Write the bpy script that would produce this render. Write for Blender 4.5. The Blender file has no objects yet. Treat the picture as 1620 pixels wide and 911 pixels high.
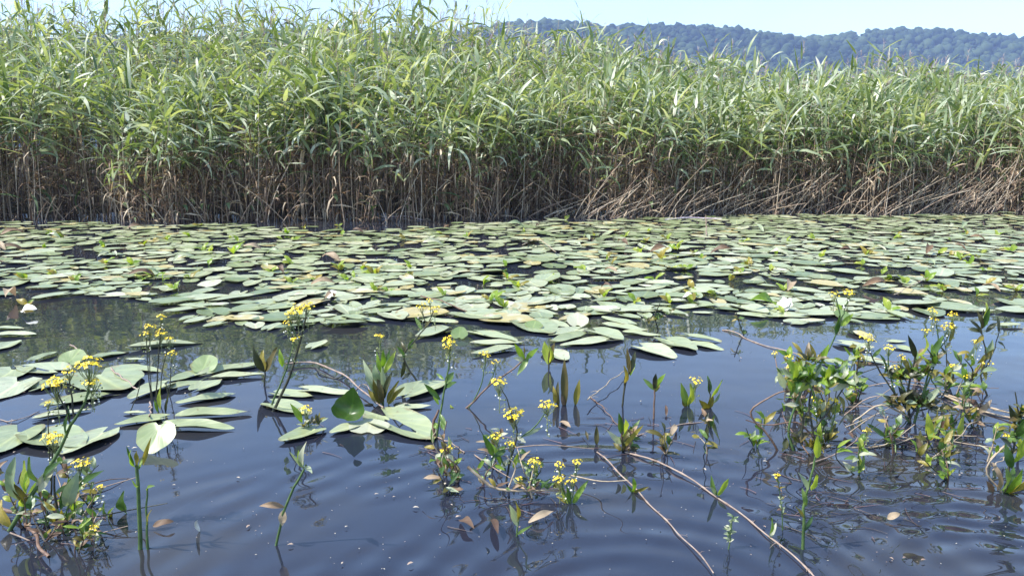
import bpy, math, random
import numpy as np
from mathutils import Vector, noise as mnoise

SC = bpy.context.scene
COL = SC.collection
RNG = np.random.default_rng(7)
random.seed(11)
R = math.radians

# ------------------------------------------------------------------ camera geometry (photo pixels 1620 x 911)
F, CX, CY, CAMZ, PITCH = 1271.0, 810.0, 455.5, 1.0, R(10.06)
FW = np.array([0, math.cos(PITCH), -math.sin(PITCH)])
UP = np.array([0, math.sin(PITCH), math.cos(PITCH)])
RT = np.array([1.0, 0, 0])
CAM = np.array([0, 0, CAMZ])

def ray(px, py):
    return FW * F + RT * (px - CX) + UP * (CY - py)
def W(px, py, z=0.0):                     # point of the water surface seen at a photo pixel
    r = ray(px, py)
    return CAM + r * ((z - CAMZ) / r[2])
def V(px, py, Y):                         # point at depth Y
    r = ray(px, py)
    return CAM + r * (Y / r[1])
def mpp(p):                               # metres per photo pixel at a point
    return float(np.dot(np.asarray(p) - CAM, FW)) / F

# ------------------------------------------------------------------ materials
def nmat(name):
    m = bpy.data.materials.new(name); m.use_nodes = True
    nt = m.node_tree; nt.nodes.clear()
    return m, nt, nt.nodes, nt.links
def ramp(nd, stops):
    r = nd.new('ShaderNodeValToRGB'); e = r.color_ramp.elements
    while len(e) < len(stops): e.new(0.5)
    for i, (p, c) in enumerate(stops):
        e[i].position = p; e[i].color = (*c, 1)
    return r
def mathn(nd, lk, op, a, b=None, clamp=False):
    n = nd.new('ShaderNodeMath'); n.operation = op; n.use_clamp = clamp
    for i, v in enumerate((a, b)):
        if v is None: continue
        if isinstance(v, (int, float)): n.inputs[i].default_value = v
        else: lk.new(v, n.inputs[i])
    return n.outputs[0]

def leaf_material(name, stops, rough=0.4, trans=0.3, rib=0.5, spec=0.5, spots=0.0, spot_col=(0.12, 0.07, 0.03),
                  vein_freq=26.0, radial=False, noise_scale=30.0, tcol=None):
    """stops colour the leaf by its tint (lv.z); midrib and side veins follow lv.x, lv.y"""
    m, nt, nd, lk = nmat(name)
    at = nd.new('ShaderNodeAttribute'); at.attribute_name = 'lv'
    sep = nd.new('ShaderNodeSeparateXYZ'); lk.new(at.outputs['Vector'], sep.inputs[0])
    geo = nd.new('ShaderNodeNewGeometry')
    no = nd.new('ShaderNodeTexNoise'); no.inputs['Scale'].default_value = noise_scale; no.inputs['Detail'].default_value = 4
    lk.new(geo.outputs['Position'], no.inputs['Vector'])
    t = mathn(nd, lk, 'MULTIPLY', mathn(nd, lk, 'SUBTRACT', no.outputs['Fac'], 0.5), 0.55)
    t = mathn(nd, lk, 'ADD', sep.outputs[2], t, True)
    cr = ramp(nd, stops); lk.new(t, cr.inputs[0])
    av = mathn(nd, lk, 'ABSOLUTE', sep.outputs[1])
    midrib = mathn(nd, lk, 'SUBTRACT', 1.0, mathn(nd, lk, 'MULTIPLY', av, 9.0), True)
    if radial:
        ang = mathn(nd, lk, 'ARCTAN2', sep.outputs[1], mathn(nd, lk, 'SUBTRACT', sep.outputs[0], 0.12))
        w = mathn(nd, lk, 'MULTIPLY', ang, vein_freq)
    else:
        w = mathn(nd, lk, 'MULTIPLY', mathn(nd, lk, 'SUBTRACT', sep.outputs[0], mathn(nd, lk, 'MULTIPLY', av, 0.25)), vein_freq * 2)
    vn = mathn(nd, lk, 'POWER', mathn(nd, lk, 'ABSOLUTE', mathn(nd, lk, 'SINE', w)), 10.0)
    fac = mathn(nd, lk, 'MULTIPLY', mathn(nd, lk, 'MAXIMUM', midrib, mathn(nd, lk, 'MULTIPLY', vn, 0.35)), rib)
    mx = nd.new('ShaderNodeMix'); mx.data_type = 'RGBA'; mx.blend_type = 'MULTIPLY'
    lk.new(fac, mx.inputs[0]); lk.new(cr.outputs[0], mx.inputs[6]); mx.inputs[7].default_value = (1.7, 1.6, 1.4, 1)
    col = mx.outputs[2]
    if spots > 0:
        n2 = nd.new('ShaderNodeTexNoise'); n2.inputs['Scale'].default_value = 45; n2.inputs['Detail'].default_value = 3
        lk.new(geo.outputs['Position'], n2.inputs['Vector'])
        sf = mathn(nd, lk, 'MULTIPLY', mathn(nd, lk, 'SUBTRACT', n2.outputs['Fac'], 0.64), 14.0, True)
        sf = mathn(nd, lk, 'MULTIPLY', sf, spots)
        m2 = nd.new('ShaderNodeMix'); m2.data_type = 'RGBA'
        lk.new(sf, m2.inputs[0]); lk.new(col, m2.inputs[6]); m2.inputs[7].default_value = (*spot_col, 1)
        col = m2.outputs[2]
    if radial:                     # torn and browned margins, yellowing blotches
        ex = mathn(nd, lk, 'POWER', mathn(nd, lk, 'MULTIPLY', mathn(nd, lk, 'SUBTRACT', sep.outputs[0], 0.5), 2.0), 2.0)
        rr_ = mathn(nd, lk, 'SQRT', mathn(nd, lk, 'ADD', ex, mathn(nd, lk, 'MULTIPLY', sep.outputs[1], sep.outputs[1])))
        n4 = nd.new('ShaderNodeTexNoise'); n4.inputs['Scale'].default_value = 16; n4.inputs['Detail'].default_value = 4
        lk.new(geo.outputs['Position'], n4.inputs['Vector'])
        ef = mathn(nd, lk, 'MULTIPLY', mathn(nd, lk, 'SUBTRACT', mathn(nd, lk, 'ADD', rr_, mathn(nd, lk, 'MULTIPLY', n4.outputs['Fac'], 0.9)), 1.42), 6.0, True)
        m4 = nd.new('ShaderNodeMix'); m4.data_type = 'RGBA'
        lk.new(mathn(nd, lk, 'MULTIPLY', ef, 0.6), m4.inputs[0]); lk.new(col, m4.inputs[6]); m4.inputs[7].default_value = (0.17, 0.11, 0.045, 1)
        col = m4.outputs[2]
        n5 = nd.new('ShaderNodeTexNoise'); n5.inputs['Scale'].default_value = 7; n5.inputs['Detail'].default_value = 5
        lk.new(geo.outputs['Position'], n5.inputs['Vector'])
        m5 = nd.new('ShaderNodeMix'); m5.data_type = 'RGBA'
        lk.new(mathn(nd, lk, 'MULTIPLY', mathn(nd, lk, 'SUBTRACT', n5.outputs['Fac'], 0.57), 1.8, True), m5.inputs[0]); lk.new(col, m5.inputs[6]); m5.inputs[7].default_value = (0.30, 0.31, 0.12, 1)
        col = m5.outputs[2]
    pb = nd.new('ShaderNodeBsdfPrincipled')
    lk.new(col, pb.inputs['Base Color']); pb.inputs['Roughness'].default_value = rough
    pb.inputs['Specular IOR Level'].default_value = spec
    bp = nd.new('ShaderNodeBump'); bp.inputs['Strength'].default_value = 0.35; bp.inputs['Distance'].default_value = 0.004
    lk.new(mathn(nd, lk, 'ADD', no.outputs['Fac'], mathn(nd, lk, 'MULTIPLY', fac, -0.6)), bp.inputs['Height'])
    lk.new(bp.outputs[0], pb.inputs['Normal'])
    out = nd.new('ShaderNodeOutputMaterial')
    if trans > 0:
        tr = nd.new('ShaderNodeBsdfTranslucent')
        m3 = nd.new('ShaderNodeMix'); m3.data_type = 'RGBA'; m3.blend_type = 'MULTIPLY'; m3.inputs[0].default_value = 1
        lk.new(col, m3.inputs[6]); m3.inputs[7].default_value = (*(tcol or (1.5, 1.5, 0.6)), 1)
        lk.new(m3.outputs[2], tr.inputs['Color'])
        ms = nd.new('ShaderNodeMixShader'); ms.inputs[0].default_value = trans
        lk.new(pb.outputs[0], ms.inputs[1]); lk.new(tr.outputs[0], ms.inputs[2]); lk.new(ms.outputs[0], out.inputs[0])
    else:
        lk.new(pb.outputs[0], out.inputs[0])
    return m

def plain_material(name, c1, c2, rough=0.6, scale=20.0, spec=0.4, stretch=None, bump=0.3):
    m, nt, nd, lk = nmat(name)
    geo = nd.new('ShaderNodeNewGeometry')
    no = nd.new('ShaderNodeTexNoise'); no.inputs['Scale'].default_value = scale; no.inputs['Detail'].default_value = 5
    if stretch:
        vm = nd.new('ShaderNodeVectorMath'); vm.operation = 'MULTIPLY'; vm.inputs[1].default_value = stretch
        lk.new(geo.outputs['Position'], vm.inputs[0]); lk.new(vm.outputs[0], no.inputs['Vector'])
    else:
        lk.new(geo.outputs['Position'], no.inputs['Vector'])
    cr = ramp(nd, [(0.3, c1), (0.7, c2)]); lk.new(no.outputs['Fac'], cr.inputs[0])
    pb = nd.new('ShaderNodeBsdfPrincipled'); lk.new(cr.outputs[0], pb.inputs['Base Color'])
    pb.inputs['Roughness'].default_value = rough; pb.inputs['Specular IOR Level'].default_value = spec
    bp = nd.new('ShaderNodeBump'); bp.inputs['Strength'].default_value = bump; bp.inputs['Distance'].default_value = 0.01
    lk.new(no.outputs['Fac'], bp.inputs['Height']); lk.new(bp.outputs[0], pb.inputs['Normal'])
    out = nd.new('ShaderNodeOutputMaterial'); lk.new(pb.outputs[0], out.inputs[0])
    return m

M = {}
M['reed_leaf'] = leaf_material('reed_leaf', [(0.0, (0.055, 0.10, 0.035)), (0.35, (0.15, 0.205, 0.085)), (0.65, (0.29, 0.345, 0.215)), (1.0, (0.54, 0.56, 0.48))],  # palest stops put glancing-sun sheen into the colour, on top of glaucous green
                               rough=0.52, trans=0.30, rib=0.25, spec=0.7, noise_scale=9, vein_freq=3, tcol=(1.7, 1.7, 0.5))
M['reed_dead'] = leaf_material('reed_dead', [(0.0, (0.08, 0.045, 0.03)), (0.5, (0.25, 0.17, 0.11)), (1.0, (0.50, 0.41, 0.29))],
                               rough=0.6, trans=0.2, rib=0.2, noise_scale=12, vein_freq=3, tcol=(1.3, 1.1, 0.7))
M['reed_stem'] = leaf_material('reed_stem', [(0.0, (0.09, 0.055, 0.04)), (0.45, (0.24, 0.165, 0.12)), (0.75, (0.37, 0.29, 0.205)), (1.0, (0.54, 0.47, 0.38))],
                               rough=0.5, trans=0, rib=0.0, noise_scale=6)
M['panicle'] = leaf_material('panicle', [(0.0, (0.20, 0.15, 0.15)), (1.0, (0.45, 0.39, 0.37))], rough=0.8, trans=0.3, rib=0, noise_scale=5, tcol=(1.2, 1.1, 1.0))
M['pad'] = leaf_material('lily_pad', [(0.0, (0.12, 0.16, 0.07)), (0.35, (0.225, 0.265, 0.14)), (0.7, (0.315, 0.345, 0.22)), (0.9, (0.39, 0.40, 0.28)), (1.0, (0.34, 0.29, 0.12))],
                         rough=0.30, trans=0.0, rib=0.8, spec=0.7, spots=0.55, vein_freq=11, radial=True, noise_scale=14)
M['pad_lifted'] = leaf_material('lily_pad_lifted', [(0.0, (0.10, 0.17, 0.05)), (0.5, (0.24, 0.31, 0.15)), (1.0, (0.42, 0.45, 0.30))],
                         rough=0.38, trans=0.25, rib=0.45, spec=0.5, spots=0.4, vein_freq=11, radial=True, noise_scale=14, tcol=(1.3, 1.4, 0.6))
M['pad_pale'] = leaf_material('lily_pad_underside', [(0.0, (0.33, 0.36, 0.25)), (1.0, (0.46, 0.47, 0.36))],
                         rough=0.45, trans=0.2, rib=0.3, spots=0.2, vein_freq=11, radial=True, noise_scale=14, tcol=(1, 1, .8))
M['leaf_bright'] = leaf_material('leaf_bright', [(0.0, (0.10, 0.19, 0.02)), (0.5, (0.19, 0.30, 0.035)), (1.0, (0.33, 0.38, 0.07))],
                         rough=0.35, trans=0.45, rib=0.5, vein_freq=10, spots=0.25)
M['leaf_green'] = leaf_material('leaf_green', [(0.0, (0.03, 0.075, 0.018)), (0.5, (0.075, 0.145, 0.03)), (1.0, (0.14, 0.22, 0.06))],
                         rough=0.35, trans=0.35, rib=0.5, vein_freq=10, spots=0.35)
M['leaf_dark'] = leaf_material('leaf_dark', [(0.0, (0.018, 0.025, 0.012)), (0.5, (0.045, 0.055, 0.02)), (1.0, (0.11, 0.085, 0.03))],
                         rough=0.4, trans=0.2, rib=0.5, vein_freq=10, spots=0.5)
M['leaf_olive'] = leaf_material('leaf_olive', [(0.0, (0.09, 0.08, 0.02)), (0.5, (0.19, 0.17, 0.03)), (1.0, (0.32, 0.25, 0.05))],
                         rough=0.4, trans=0.35, rib=0.5, vein_freq=10, spots=0.6)
M['leaf_pale'] = leaf_material('leaf_pale', [(0.0, (0.20, 0.26, 0.15)), (0.5, (0.32, 0.37, 0.24)), (1.0, (0.46, 0.46, 0.34))],
                         rough=0.4, trans=0.3, rib=0.4, vein_freq=10, spots=0.35, tcol=(1.2, 1.3, .7))
M['leaf_dead'] = leaf_material('leaf_dead', [(0.0, (0.08, 0.045, 0.028)), (0.5, (0.20, 0.13, 0.075)), (1.0, (0.38, 0.30, 0.20))],
                         rough=0.6, trans=0.2, rib=0.3, vein_freq=8, spots=0.4, tcol=(1.2, 1, .8))
M['stem_green'] = plain_material('stem_green', (0.04, 0.08, 0.025), (0.10, 0.16, 0.05), 0.4, 30)
M['stem_dark'] = plain_material('stem_dark', (0.02, 0.022, 0.016), (0.06, 0.06, 0.035), 0.45, 30)
M['stem_brown'] = plain_material('stem_brown', (0.09, 0.05, 0.035), (0.2, 0.13, 0.09), 0.5, 40)
M['stem_pink'] = plain_material('stem_pink', (0.19, 0.13, 0.10), (0.37, 0.29, 0.23), 0.5, 35)
M['stem_tan'] = plain_material('stem_tan', (0.22, 0.16, 0.10), (0.48, 0.40, 0.29), 0.6, 35)
M['stem_lilac'] = plain_material('stem_lilac', (0.38, 0.30, 0.36), (0.62, 0.54, 0.60), 0.5, 20)
M['petal'] = plain_material('petal_yellow', (0.72, 0.50, 0.015), (0.85, 0.66, 0.04), 0.5, 60, bump=0.0)
M['petal_white'] = plain_material('petal_white', (0.70, 0.70, 0.60), (0.85, 0.85, 0.78), 0.5, 30, bump=0.1)
M['pedicel'] = plain_material('pedicel', (0.12, 0.17, 0.05), (0.28, 0.30, 0.13), 0.5, 60, bump=0.0)
M['debris'] = leaf_material('debris', [(0.0, (0.14, 0.08, 0.06)), (0.5, (0.32, 0.24, 0.18)), (1.0, (0.45, 0.41, 0.32))], rough=0.6, trans=0, rib=0)
M['weed'] = leaf_material('waterweed', [(0.0, (0.03, 0.03, 0.022)), (0.6, (0.10, 0.055, 0.05)), (1.0, (0.20, 0.12, 0.12))], rough=0.4, trans=0, rib=0)
M['mud'] = plain_material('mud', (0.018, 0.013, 0.009), (0.05, 0.036, 0.024), 0.9, 6)
M['meadow'] = plain_material('meadow', (0.04, 0.07, 0.02), (0.08, 0.11, 0.035), 0.9, 0.3)
M['hill'] = plain_material('hill_ground', (0.02, 0.035, 0.015), (0.035, 0.055, 0.02), 0.9, 0.05)
M['wood'] = leaf_material('far_foliage', [(0.0, (0.010, 0.022, 0.009)), (0.5, (0.024, 0.045, 0.016)), (1.0, (0.05, 0.075, 0.03))], rough=0.8, trans=0, rib=0, spec=0.2, noise_scale=0.6)

# ------------------------------------------------------------------ mesh helpers
class Geo:
    """collects vertices, faces and the lv attribute, then links ONE mesh object"""
    def __init__(s):
        s.v, s.q, s.t, s.l, s.n = [], [], [], [], 0
    def add(s, v, q=None, t=None, l=None, mi=0):
        v = np.asarray(v, float).reshape(-1, 3)
        if l is None: l = np.tile([0.5, 0.5, 0.5], (len(v), 1))
        s.v.append(v); s.l.append(np.asarray(l, float).reshape(-1, 3))
        if q is not None and len(q): s.q.append((np.asarray(q, int).reshape(-1, 4) + s.n, mi))
        if t is not None and len(t): s.t.append((np.asarray(t, int).reshape(-1, 3) + s.n, mi))
        s.n += len(v)
    def mesh(s, name, mats, origin=(0, 0, 0)):
        v = np.concatenate(s.v) - np.asarray(origin, float); l = np.concatenate(s.l)
        me = bpy.data.meshes.new(name)
        loops = [a.ravel() for a, _ in s.q] + [a.ravel() for a, _ in s.t]
        sizes = [np.full(len(a), 4) for a, _ in s.q] + [np.full(len(a), 3) for a, _ in s.t]
        mids = [np.full(len(a), mi) for a, mi in s.q] + [np.full(len(a), mi) for a, mi in s.t]
        loops = np.concatenate(loops); sizes = np.concatenate(sizes); mids = np.concatenate(mids)
        me.vertices.add(len(v)); me.vertices.foreach_set('co', v.astype(np.float32).ravel())
        me.loops.add(len(loops)); me.loops.foreach_set('vertex_index', loops.astype(np.int32))
        me.polygons.add(len(sizes))
        me.polygons.foreach_set('loop_start', np.concatenate([[0], np.cumsum(sizes)[:-1]]).astype(np.int32))
        me.polygons.foreach_set('loop_total', sizes.astype(np.int32))
        me.polygons.foreach_set('material_index', mids.astype(np.int32))
        me.polygons.foreach_set('use_smooth', np.ones(len(sizes), bool))
        a = me.attributes.new('lv', 'FLOAT_VECTOR', 'POINT'); a.data.foreach_set('vector', l.astype(np.float32).ravel())
        for m in (mats if isinstance(mats, (list, tuple)) else [mats]): me.materials.append(m)
        me.update(calc_edges=True); me.validate()
        return me
    def build(s, name, mats, parent=None, origin=(0, 0, 0)):
        """origin: world position of the local origin; under a parent that is the parent's own position"""
        o = bpy.data.objects.new(name, s.mesh(name, mats, origin)); COL.objects.link(o)
        if parent: o.parent = parent
        else: o.location = origin
        return o

def tag(o, label=None, cat=None, group=None, kind=None):
    if label: o['label'] = label
    if cat: o['category'] = cat
    if group: o['group'] = group
    if kind: o['kind'] = kind
    return o
def empty(name, loc, label, cat, group=None):
    o = bpy.data.objects.new(name, None); COL.objects.link(o); o.location = loc
    o.empty_display_size = 0.1
    return tag(o, label, cat, group)

def nrm(a): return a / np.maximum(np.linalg.norm(a, axis=-1, keepdims=True), 1e-9)

def tubes(P, Rr, sides=4, tint=0.5):
    """P (N,S,3) centre lines, Rr (N,S) radii -> verts, quads, lv"""
    P = np.asarray(P, float); Rr = np.asarray(Rr, float)
    if P.ndim == 2: P = P[None]; Rr = Rr[None]
    N, S = P.shape[:2]
    T = nrm(np.gradient(P, axis=1))
    ref = np.array([0.31, 0.93, 0.19])
    A = nrm(np.cross(T, ref)); B = np.cross(T, A)
    an = np.linspace(0, 2 * np.pi, sides, endpoint=False)
    v = P[:, :, None, :] + Rr[:, :, None, None] * (np.cos(an)[None, None, :, None] * A[:, :, None, :] + np.sin(an)[None, None, :, None] * B[:, :, None, :])
    idx = np.arange(N * S * sides).reshape(N, S, sides)
    q = np.stack([idx[:, :-1], np.roll(idx[:, :-1], -1, 2), np.roll(idx[:, 1:], -1, 2), idx[:, 1:]], -1).reshape(-1, 4)
    l = np.zeros((N, S, sides, 3)); l[..., 0] = np.linspace(0, 1, S)[None, :, None]; l[..., 1] = 1.0
    l[..., 2] = np.broadcast_to(np.asarray(tint, float).reshape(-1, 1, 1), (N, 1, 1))
    return v.reshape(-1, 3), q, l.reshape(-1, 3)

def blades(P0, az, e0, droop, L, Wd, S=4, tint=0.5, twist=0.0, cols=2, prof='reed'):
    """N curved leaf blades: start point, azimuth, first elevation, total droop, length, width"""
    P0 = np.asarray(P0, float); N = len(P0)
    az, e0, droop, L, Wd, tint, twist = [np.broadcast_to(np.asarray(x, float), (N,)) for x in (az, e0, droop, L, Wd, tint, twist)]
    t = np.linspace(0, 1, S + 1); tm = (t[:-1] + t[1:]) / 2
    el = e0[:, None] - droop[:, None] * tm[None] ** 1.2
    d = np.stack([np.cos(el) * np.cos(az)[:, None], np.cos(el) * np.sin(az)[:, None], np.sin(el)], -1) * (L / S)[:, None, None]
    C = np.concatenate([P0[:, None], P0[:, None] + np.cumsum(d, 1)], 1)
    w = (np.minimum(1, 0.45 + 3.5 * t) * (1 - t ** 2.2)) if prof == 'reed' else np.sin(np.pi * np.clip(t, 0.03, 0.985) ** 0.75) ** 0.8
    side = np.stack([-np.sin(az), np.cos(az), np.zeros(N)], -1)[:, None]
    T = nrm(np.gradient(C, axis=1)); nn = np.cross(T, np.broadcast_to(side, T.shape))
    tw = (twist[:, None] * t[None])[..., None]
    sd = side * np.cos(tw) + nn * np.sin(tw)
    off = np.linspace(-0.5, 0.5, cols)
    v = C[:, :, None, :] + sd[:, :, None, :] * (off[None, None, :, None] * (Wd[:, None] * w[None])[:, :, None, None])
    if cols > 2:
        v = v + nn[:, :, None, :] * (np.abs(off)[None, None, :, None] * 0.35 * (Wd[:, None] * w[None])[:, :, None, None])
    idx = np.arange(N * (S + 1) * cols).reshape(N, S + 1, cols)
    q = np.stack([idx[:, :-1, :-1], idx[:, :-1, 1:], idx[:, 1:, 1:], idx[:, 1:, :-1]], -1).reshape(-1, 4)
    l = np.zeros((N, S + 1, cols, 3)); l[..., 0] = t[None, :, None]; l[..., 1] = off[None, None] * 2; l[..., 2] = tint[:, None, None]
    return v.reshape(-1, 3), q, l.reshape(-1, 3)

def leaf_ab(A, B, width, arch=0.1, normal=(0.1, -0.55, 0.83), S=8, cols=5, fold=0.25, tint=0.5, wave=0.06):
    """one lanceolate leaf from A to B, folded along its midrib, with a slightly wavy edge"""
    A = np.asarray(A, float); B = np.asarray(B, float); L = np.linalg.norm(B - A)
    d = (B - A) / max(L, 1e-6); n = np.asarray(normal, float)
    n = n - d * np.dot(n, d); n = n / max(np.linalg.norm(n), 1e-6); s = np.cross(d, n)
    t = np.linspace(0, 1, S + 1)
    w = np.sin(np.pi * np.clip(t, 0.02, 0.99) ** 0.8) ** 0.85 * width
    C = A + np.outer(t, B - A) + np.outer(np.sin(np.pi * t) * arch * L, n)
    off = np.linspace(-0.5, 0.5, cols); ph = random.random() * 6
    v = C[:, None] + s[None, None] * (w[:, None] * off[None])[..., None]
    lift = fold * np.abs(off)[None] * w[:, None] + wave * width * np.sin(9 * t + ph)[:, None] * off[None] * 2
    v = v + n[None, None] * lift[..., None]
    idx = np.arange((S + 1) * cols).reshape(S + 1, cols)
    q = np.stack([idx[:-1, :-1], idx[:-1, 1:], idx[1:, 1:], idx[1:, :-1]], -1).reshape(-1, 4)
    l = np.zeros((S + 1, cols, 3)); l[..., 0] = t[:, None]; l[..., 1] = off[None] * 2; l[..., 2] = tint
    return v.reshape(-1, 3), q, l.reshape(-1, 3)

def smooth_line(pts, n=None):
    """Catmull-Rom through points"""
    p = np.asarray(pts, float)
    if len(p) < 3:
        t = np.linspace(0, 1, n or 5)[:, None]; return p[0] * (1 - t) + p[-1] * t
    q = np.concatenate([[2 * p[0] - p[1]], p, [2 * p[-1] - p[-2]]]); out = []
    for i in range(1, len(q) - 2):
        for t in np.linspace(0, 1, 5)[:-1]:
            a, b, c, d = q[i - 1:i + 3]
            out.append(0.5 * (2 * b + (c - a) * t + (2 * a - 5 * b + 4 * c - d) * t * t + (3 * b - a - 3 * c + d) * t ** 3))
    out.append(p[-1]); return np.array(out)

def pad_arrays(L, Wd, notch=0.75, curl=0.03, wavy=0.02, point=0.25, tint=0.5, seg=30, rings=5, rs=None, roll=0.0):
    """flat floating leaf in its own plane: +x is the tip, the notch is at -x"""
    rs = rs or random
    th = np.linspace(-np.pi, np.pi, seg, endpoint=False) + np.pi / seg
    r = 1 - notch * np.exp(-((np.pi - np.abs(th)) / 0.16) ** 2)
    ex = np.cos(th) * (1 + point * 0.25 * np.maximum(np.cos(th), 0) ** 3)
    ey = np.sin(th) * (1 - 0.14 * np.cos(th)) * (1 - point * 0.35 * np.maximum(np.cos(th), 0) ** 2)
    a1, a2, p1, p2 = rs.uniform(0.3, 1), rs.uniform(0.3, 1), rs.uniform(0, 6), rs.uniform(0, 6)
    r = r * (1 + 0.022 * np.sin(5 * th + p1) + 0.016 * np.sin(9 * th + p2))
    rho = np.linspace(0, 1, rings + 1)[1:]
    x = -0.24 + np.outer(rho, ex * r + 0.24) * 1.0
    y = np.outer(rho, ey * r)
    z = curl * L * (np.abs(y) ** 2.2) * a1 + wavy * L * np.outer(rho ** 2, np.sin(3 * th + p1) * a2 + 0.6 * np.sin(5 * th + p2))
    z = z + curl * 0.5 * L * np.maximum(x, 0) ** 3 * rs.uniform(-0.6, 1)
    z = z + 0.02 * L * (1 - np.outer(rho, np.ones(seg))) * -1 + 0.012 * L * np.abs(y) ** 0.7
    if roll: z = z + roll * L * (x ** 2)
    v = np.stack([x * L / 2, y * Wd / 2, z], -1).reshape(-1, 3)
    v = np.concatenate([[[-0.24 * L / 2, 0, -0.02 * L]], v])
    l = np.concatenate([[[0.38, 0, tint]], np.stack([x / 2 + 0.5, y, np.full_like(x, tint)], -1).reshape(-1, 3)])
    ix = 1 + np.arange(rings * seg).reshape(rings, seg)
    tr = np.stack([np.zeros(seg, int), ix[0], np.roll(ix[0], -1)], -1)
    q = np.stack([ix[:-1], ix[1:], np.roll(ix[1:], -1, 1), np.roll(ix[:-1], -1, 1)], -1).reshape(-1, 4)
    return v, q, tr, l

def rot_pad(v, yaw, tilt, tiltaz, c):
    k = np.array([-math.sin(tiltaz), math.cos(tiltaz), 0.0])          # tilt axis
    cz, sz = math.cos(yaw), math.sin(yaw)
    v = v @ np.array([[cz, sz, 0], [-sz, cz, 0], [0, 0, 1]])
    ct, st = math.cos(tilt), math.sin(tilt)
    v = v * ct + np.cross(k, v) * st + np.outer(v @ k, k) * (1 - ct)
    return v + np.asarray(c)

# ------------------------------------------------------------------ world, sun, camera
world = bpy.data.worlds.new("World"); SC.world = world; world.use_nodes = True
wn = world.node_tree.nodes; wl = world.node_tree.links
bg = wn.get('Background') or wn.new('ShaderNodeBackground')
sky = wn.new('ShaderNodeTexSky'); sky.sky_type = 'NISHITA'; sky.sun_disc = False
SUN_AZ, SUN_EL = math.atan2(-0.90, -0.22), R(54)
sky.sun_elevation = SUN_EL; sky.sun_rotation = SUN_AZ
sky.air_density = 1.0; sky.dust_density = 0.5; sky.ozone_density = 1.5
tc = wn.new('ShaderNodeTexCoord'); vm = wn.new('ShaderNodeVectorMath'); vm.operation = 'MULTIPLY'; vm.inputs[1].default_value = (1.6, 1.6, 6.0)
wl.new(tc.outputs['Generated'], vm.inputs[0])
cn = wn.new('ShaderNodeTexNoise'); cn.inputs['Scale'].default_value = 1.6; cn.inputs['Detail'].default_value = 6; cn.inputs['Distortion'].default_value = 0.6
wl.new(vm.outputs[0], cn.inputs['Vector'])
cr_ = ramp(wn, [(0.42, (0, 0, 0)), (0.75, (0.42, 0.42, 0.42))]); wl.new(cn.outputs['Fac'], cr_.inputs[0])
cm = wn.new('ShaderNodeMix'); cm.data_type = 'RGBA'; wl.new(cr_.outputs[0], cm.inputs[0]); wl.new(sky.outputs[0], cm.inputs[6]); cm.inputs[7].default_value = (2.5, 2.6, 2.75, 1)
wl.new(cm.outputs[2], bg.inputs[0]); bg.inputs[1].default_value = 0.15
sl = bpy.data.lights.new('sun', 'SUN'); sl.energy = 3.7; sl.angle = R(0.53); sl.color = (1.0, 0.955, 0.88)
so = bpy.data.objects.new('sun', sl); COL.objects.link(so)
sd = Vector((math.sin(SUN_AZ) * math.cos(SUN_EL), math.cos(SUN_AZ) * math.cos(SUN_EL), math.sin(SUN_EL)))
so.rotation_euler = (-sd).to_track_quat('-Z', 'Y').to_euler(); so.location = (-20, 10, 30)
cd = bpy.data.cameras.new('camera'); cd.sensor_width = 36; cd.lens = 36 * F / 1620; cd.clip_end = 5000; cd.clip_start = 0.05
co = bpy.data.objects.new('camera', cd); COL.objects.link(co); co.location = (0, 0, CAMZ); co.rotation_euler = (R(90) - PITCH, 0, 0)
SC.camera = co
SC.view_settings.view_transform = 'Standard'; SC.view_settings.look = 'None'; SC.view_settings.gamma = 1.0
SC.view_settings.use_curve_mapping = False
SC.view_settings.exposure = 1.32

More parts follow.
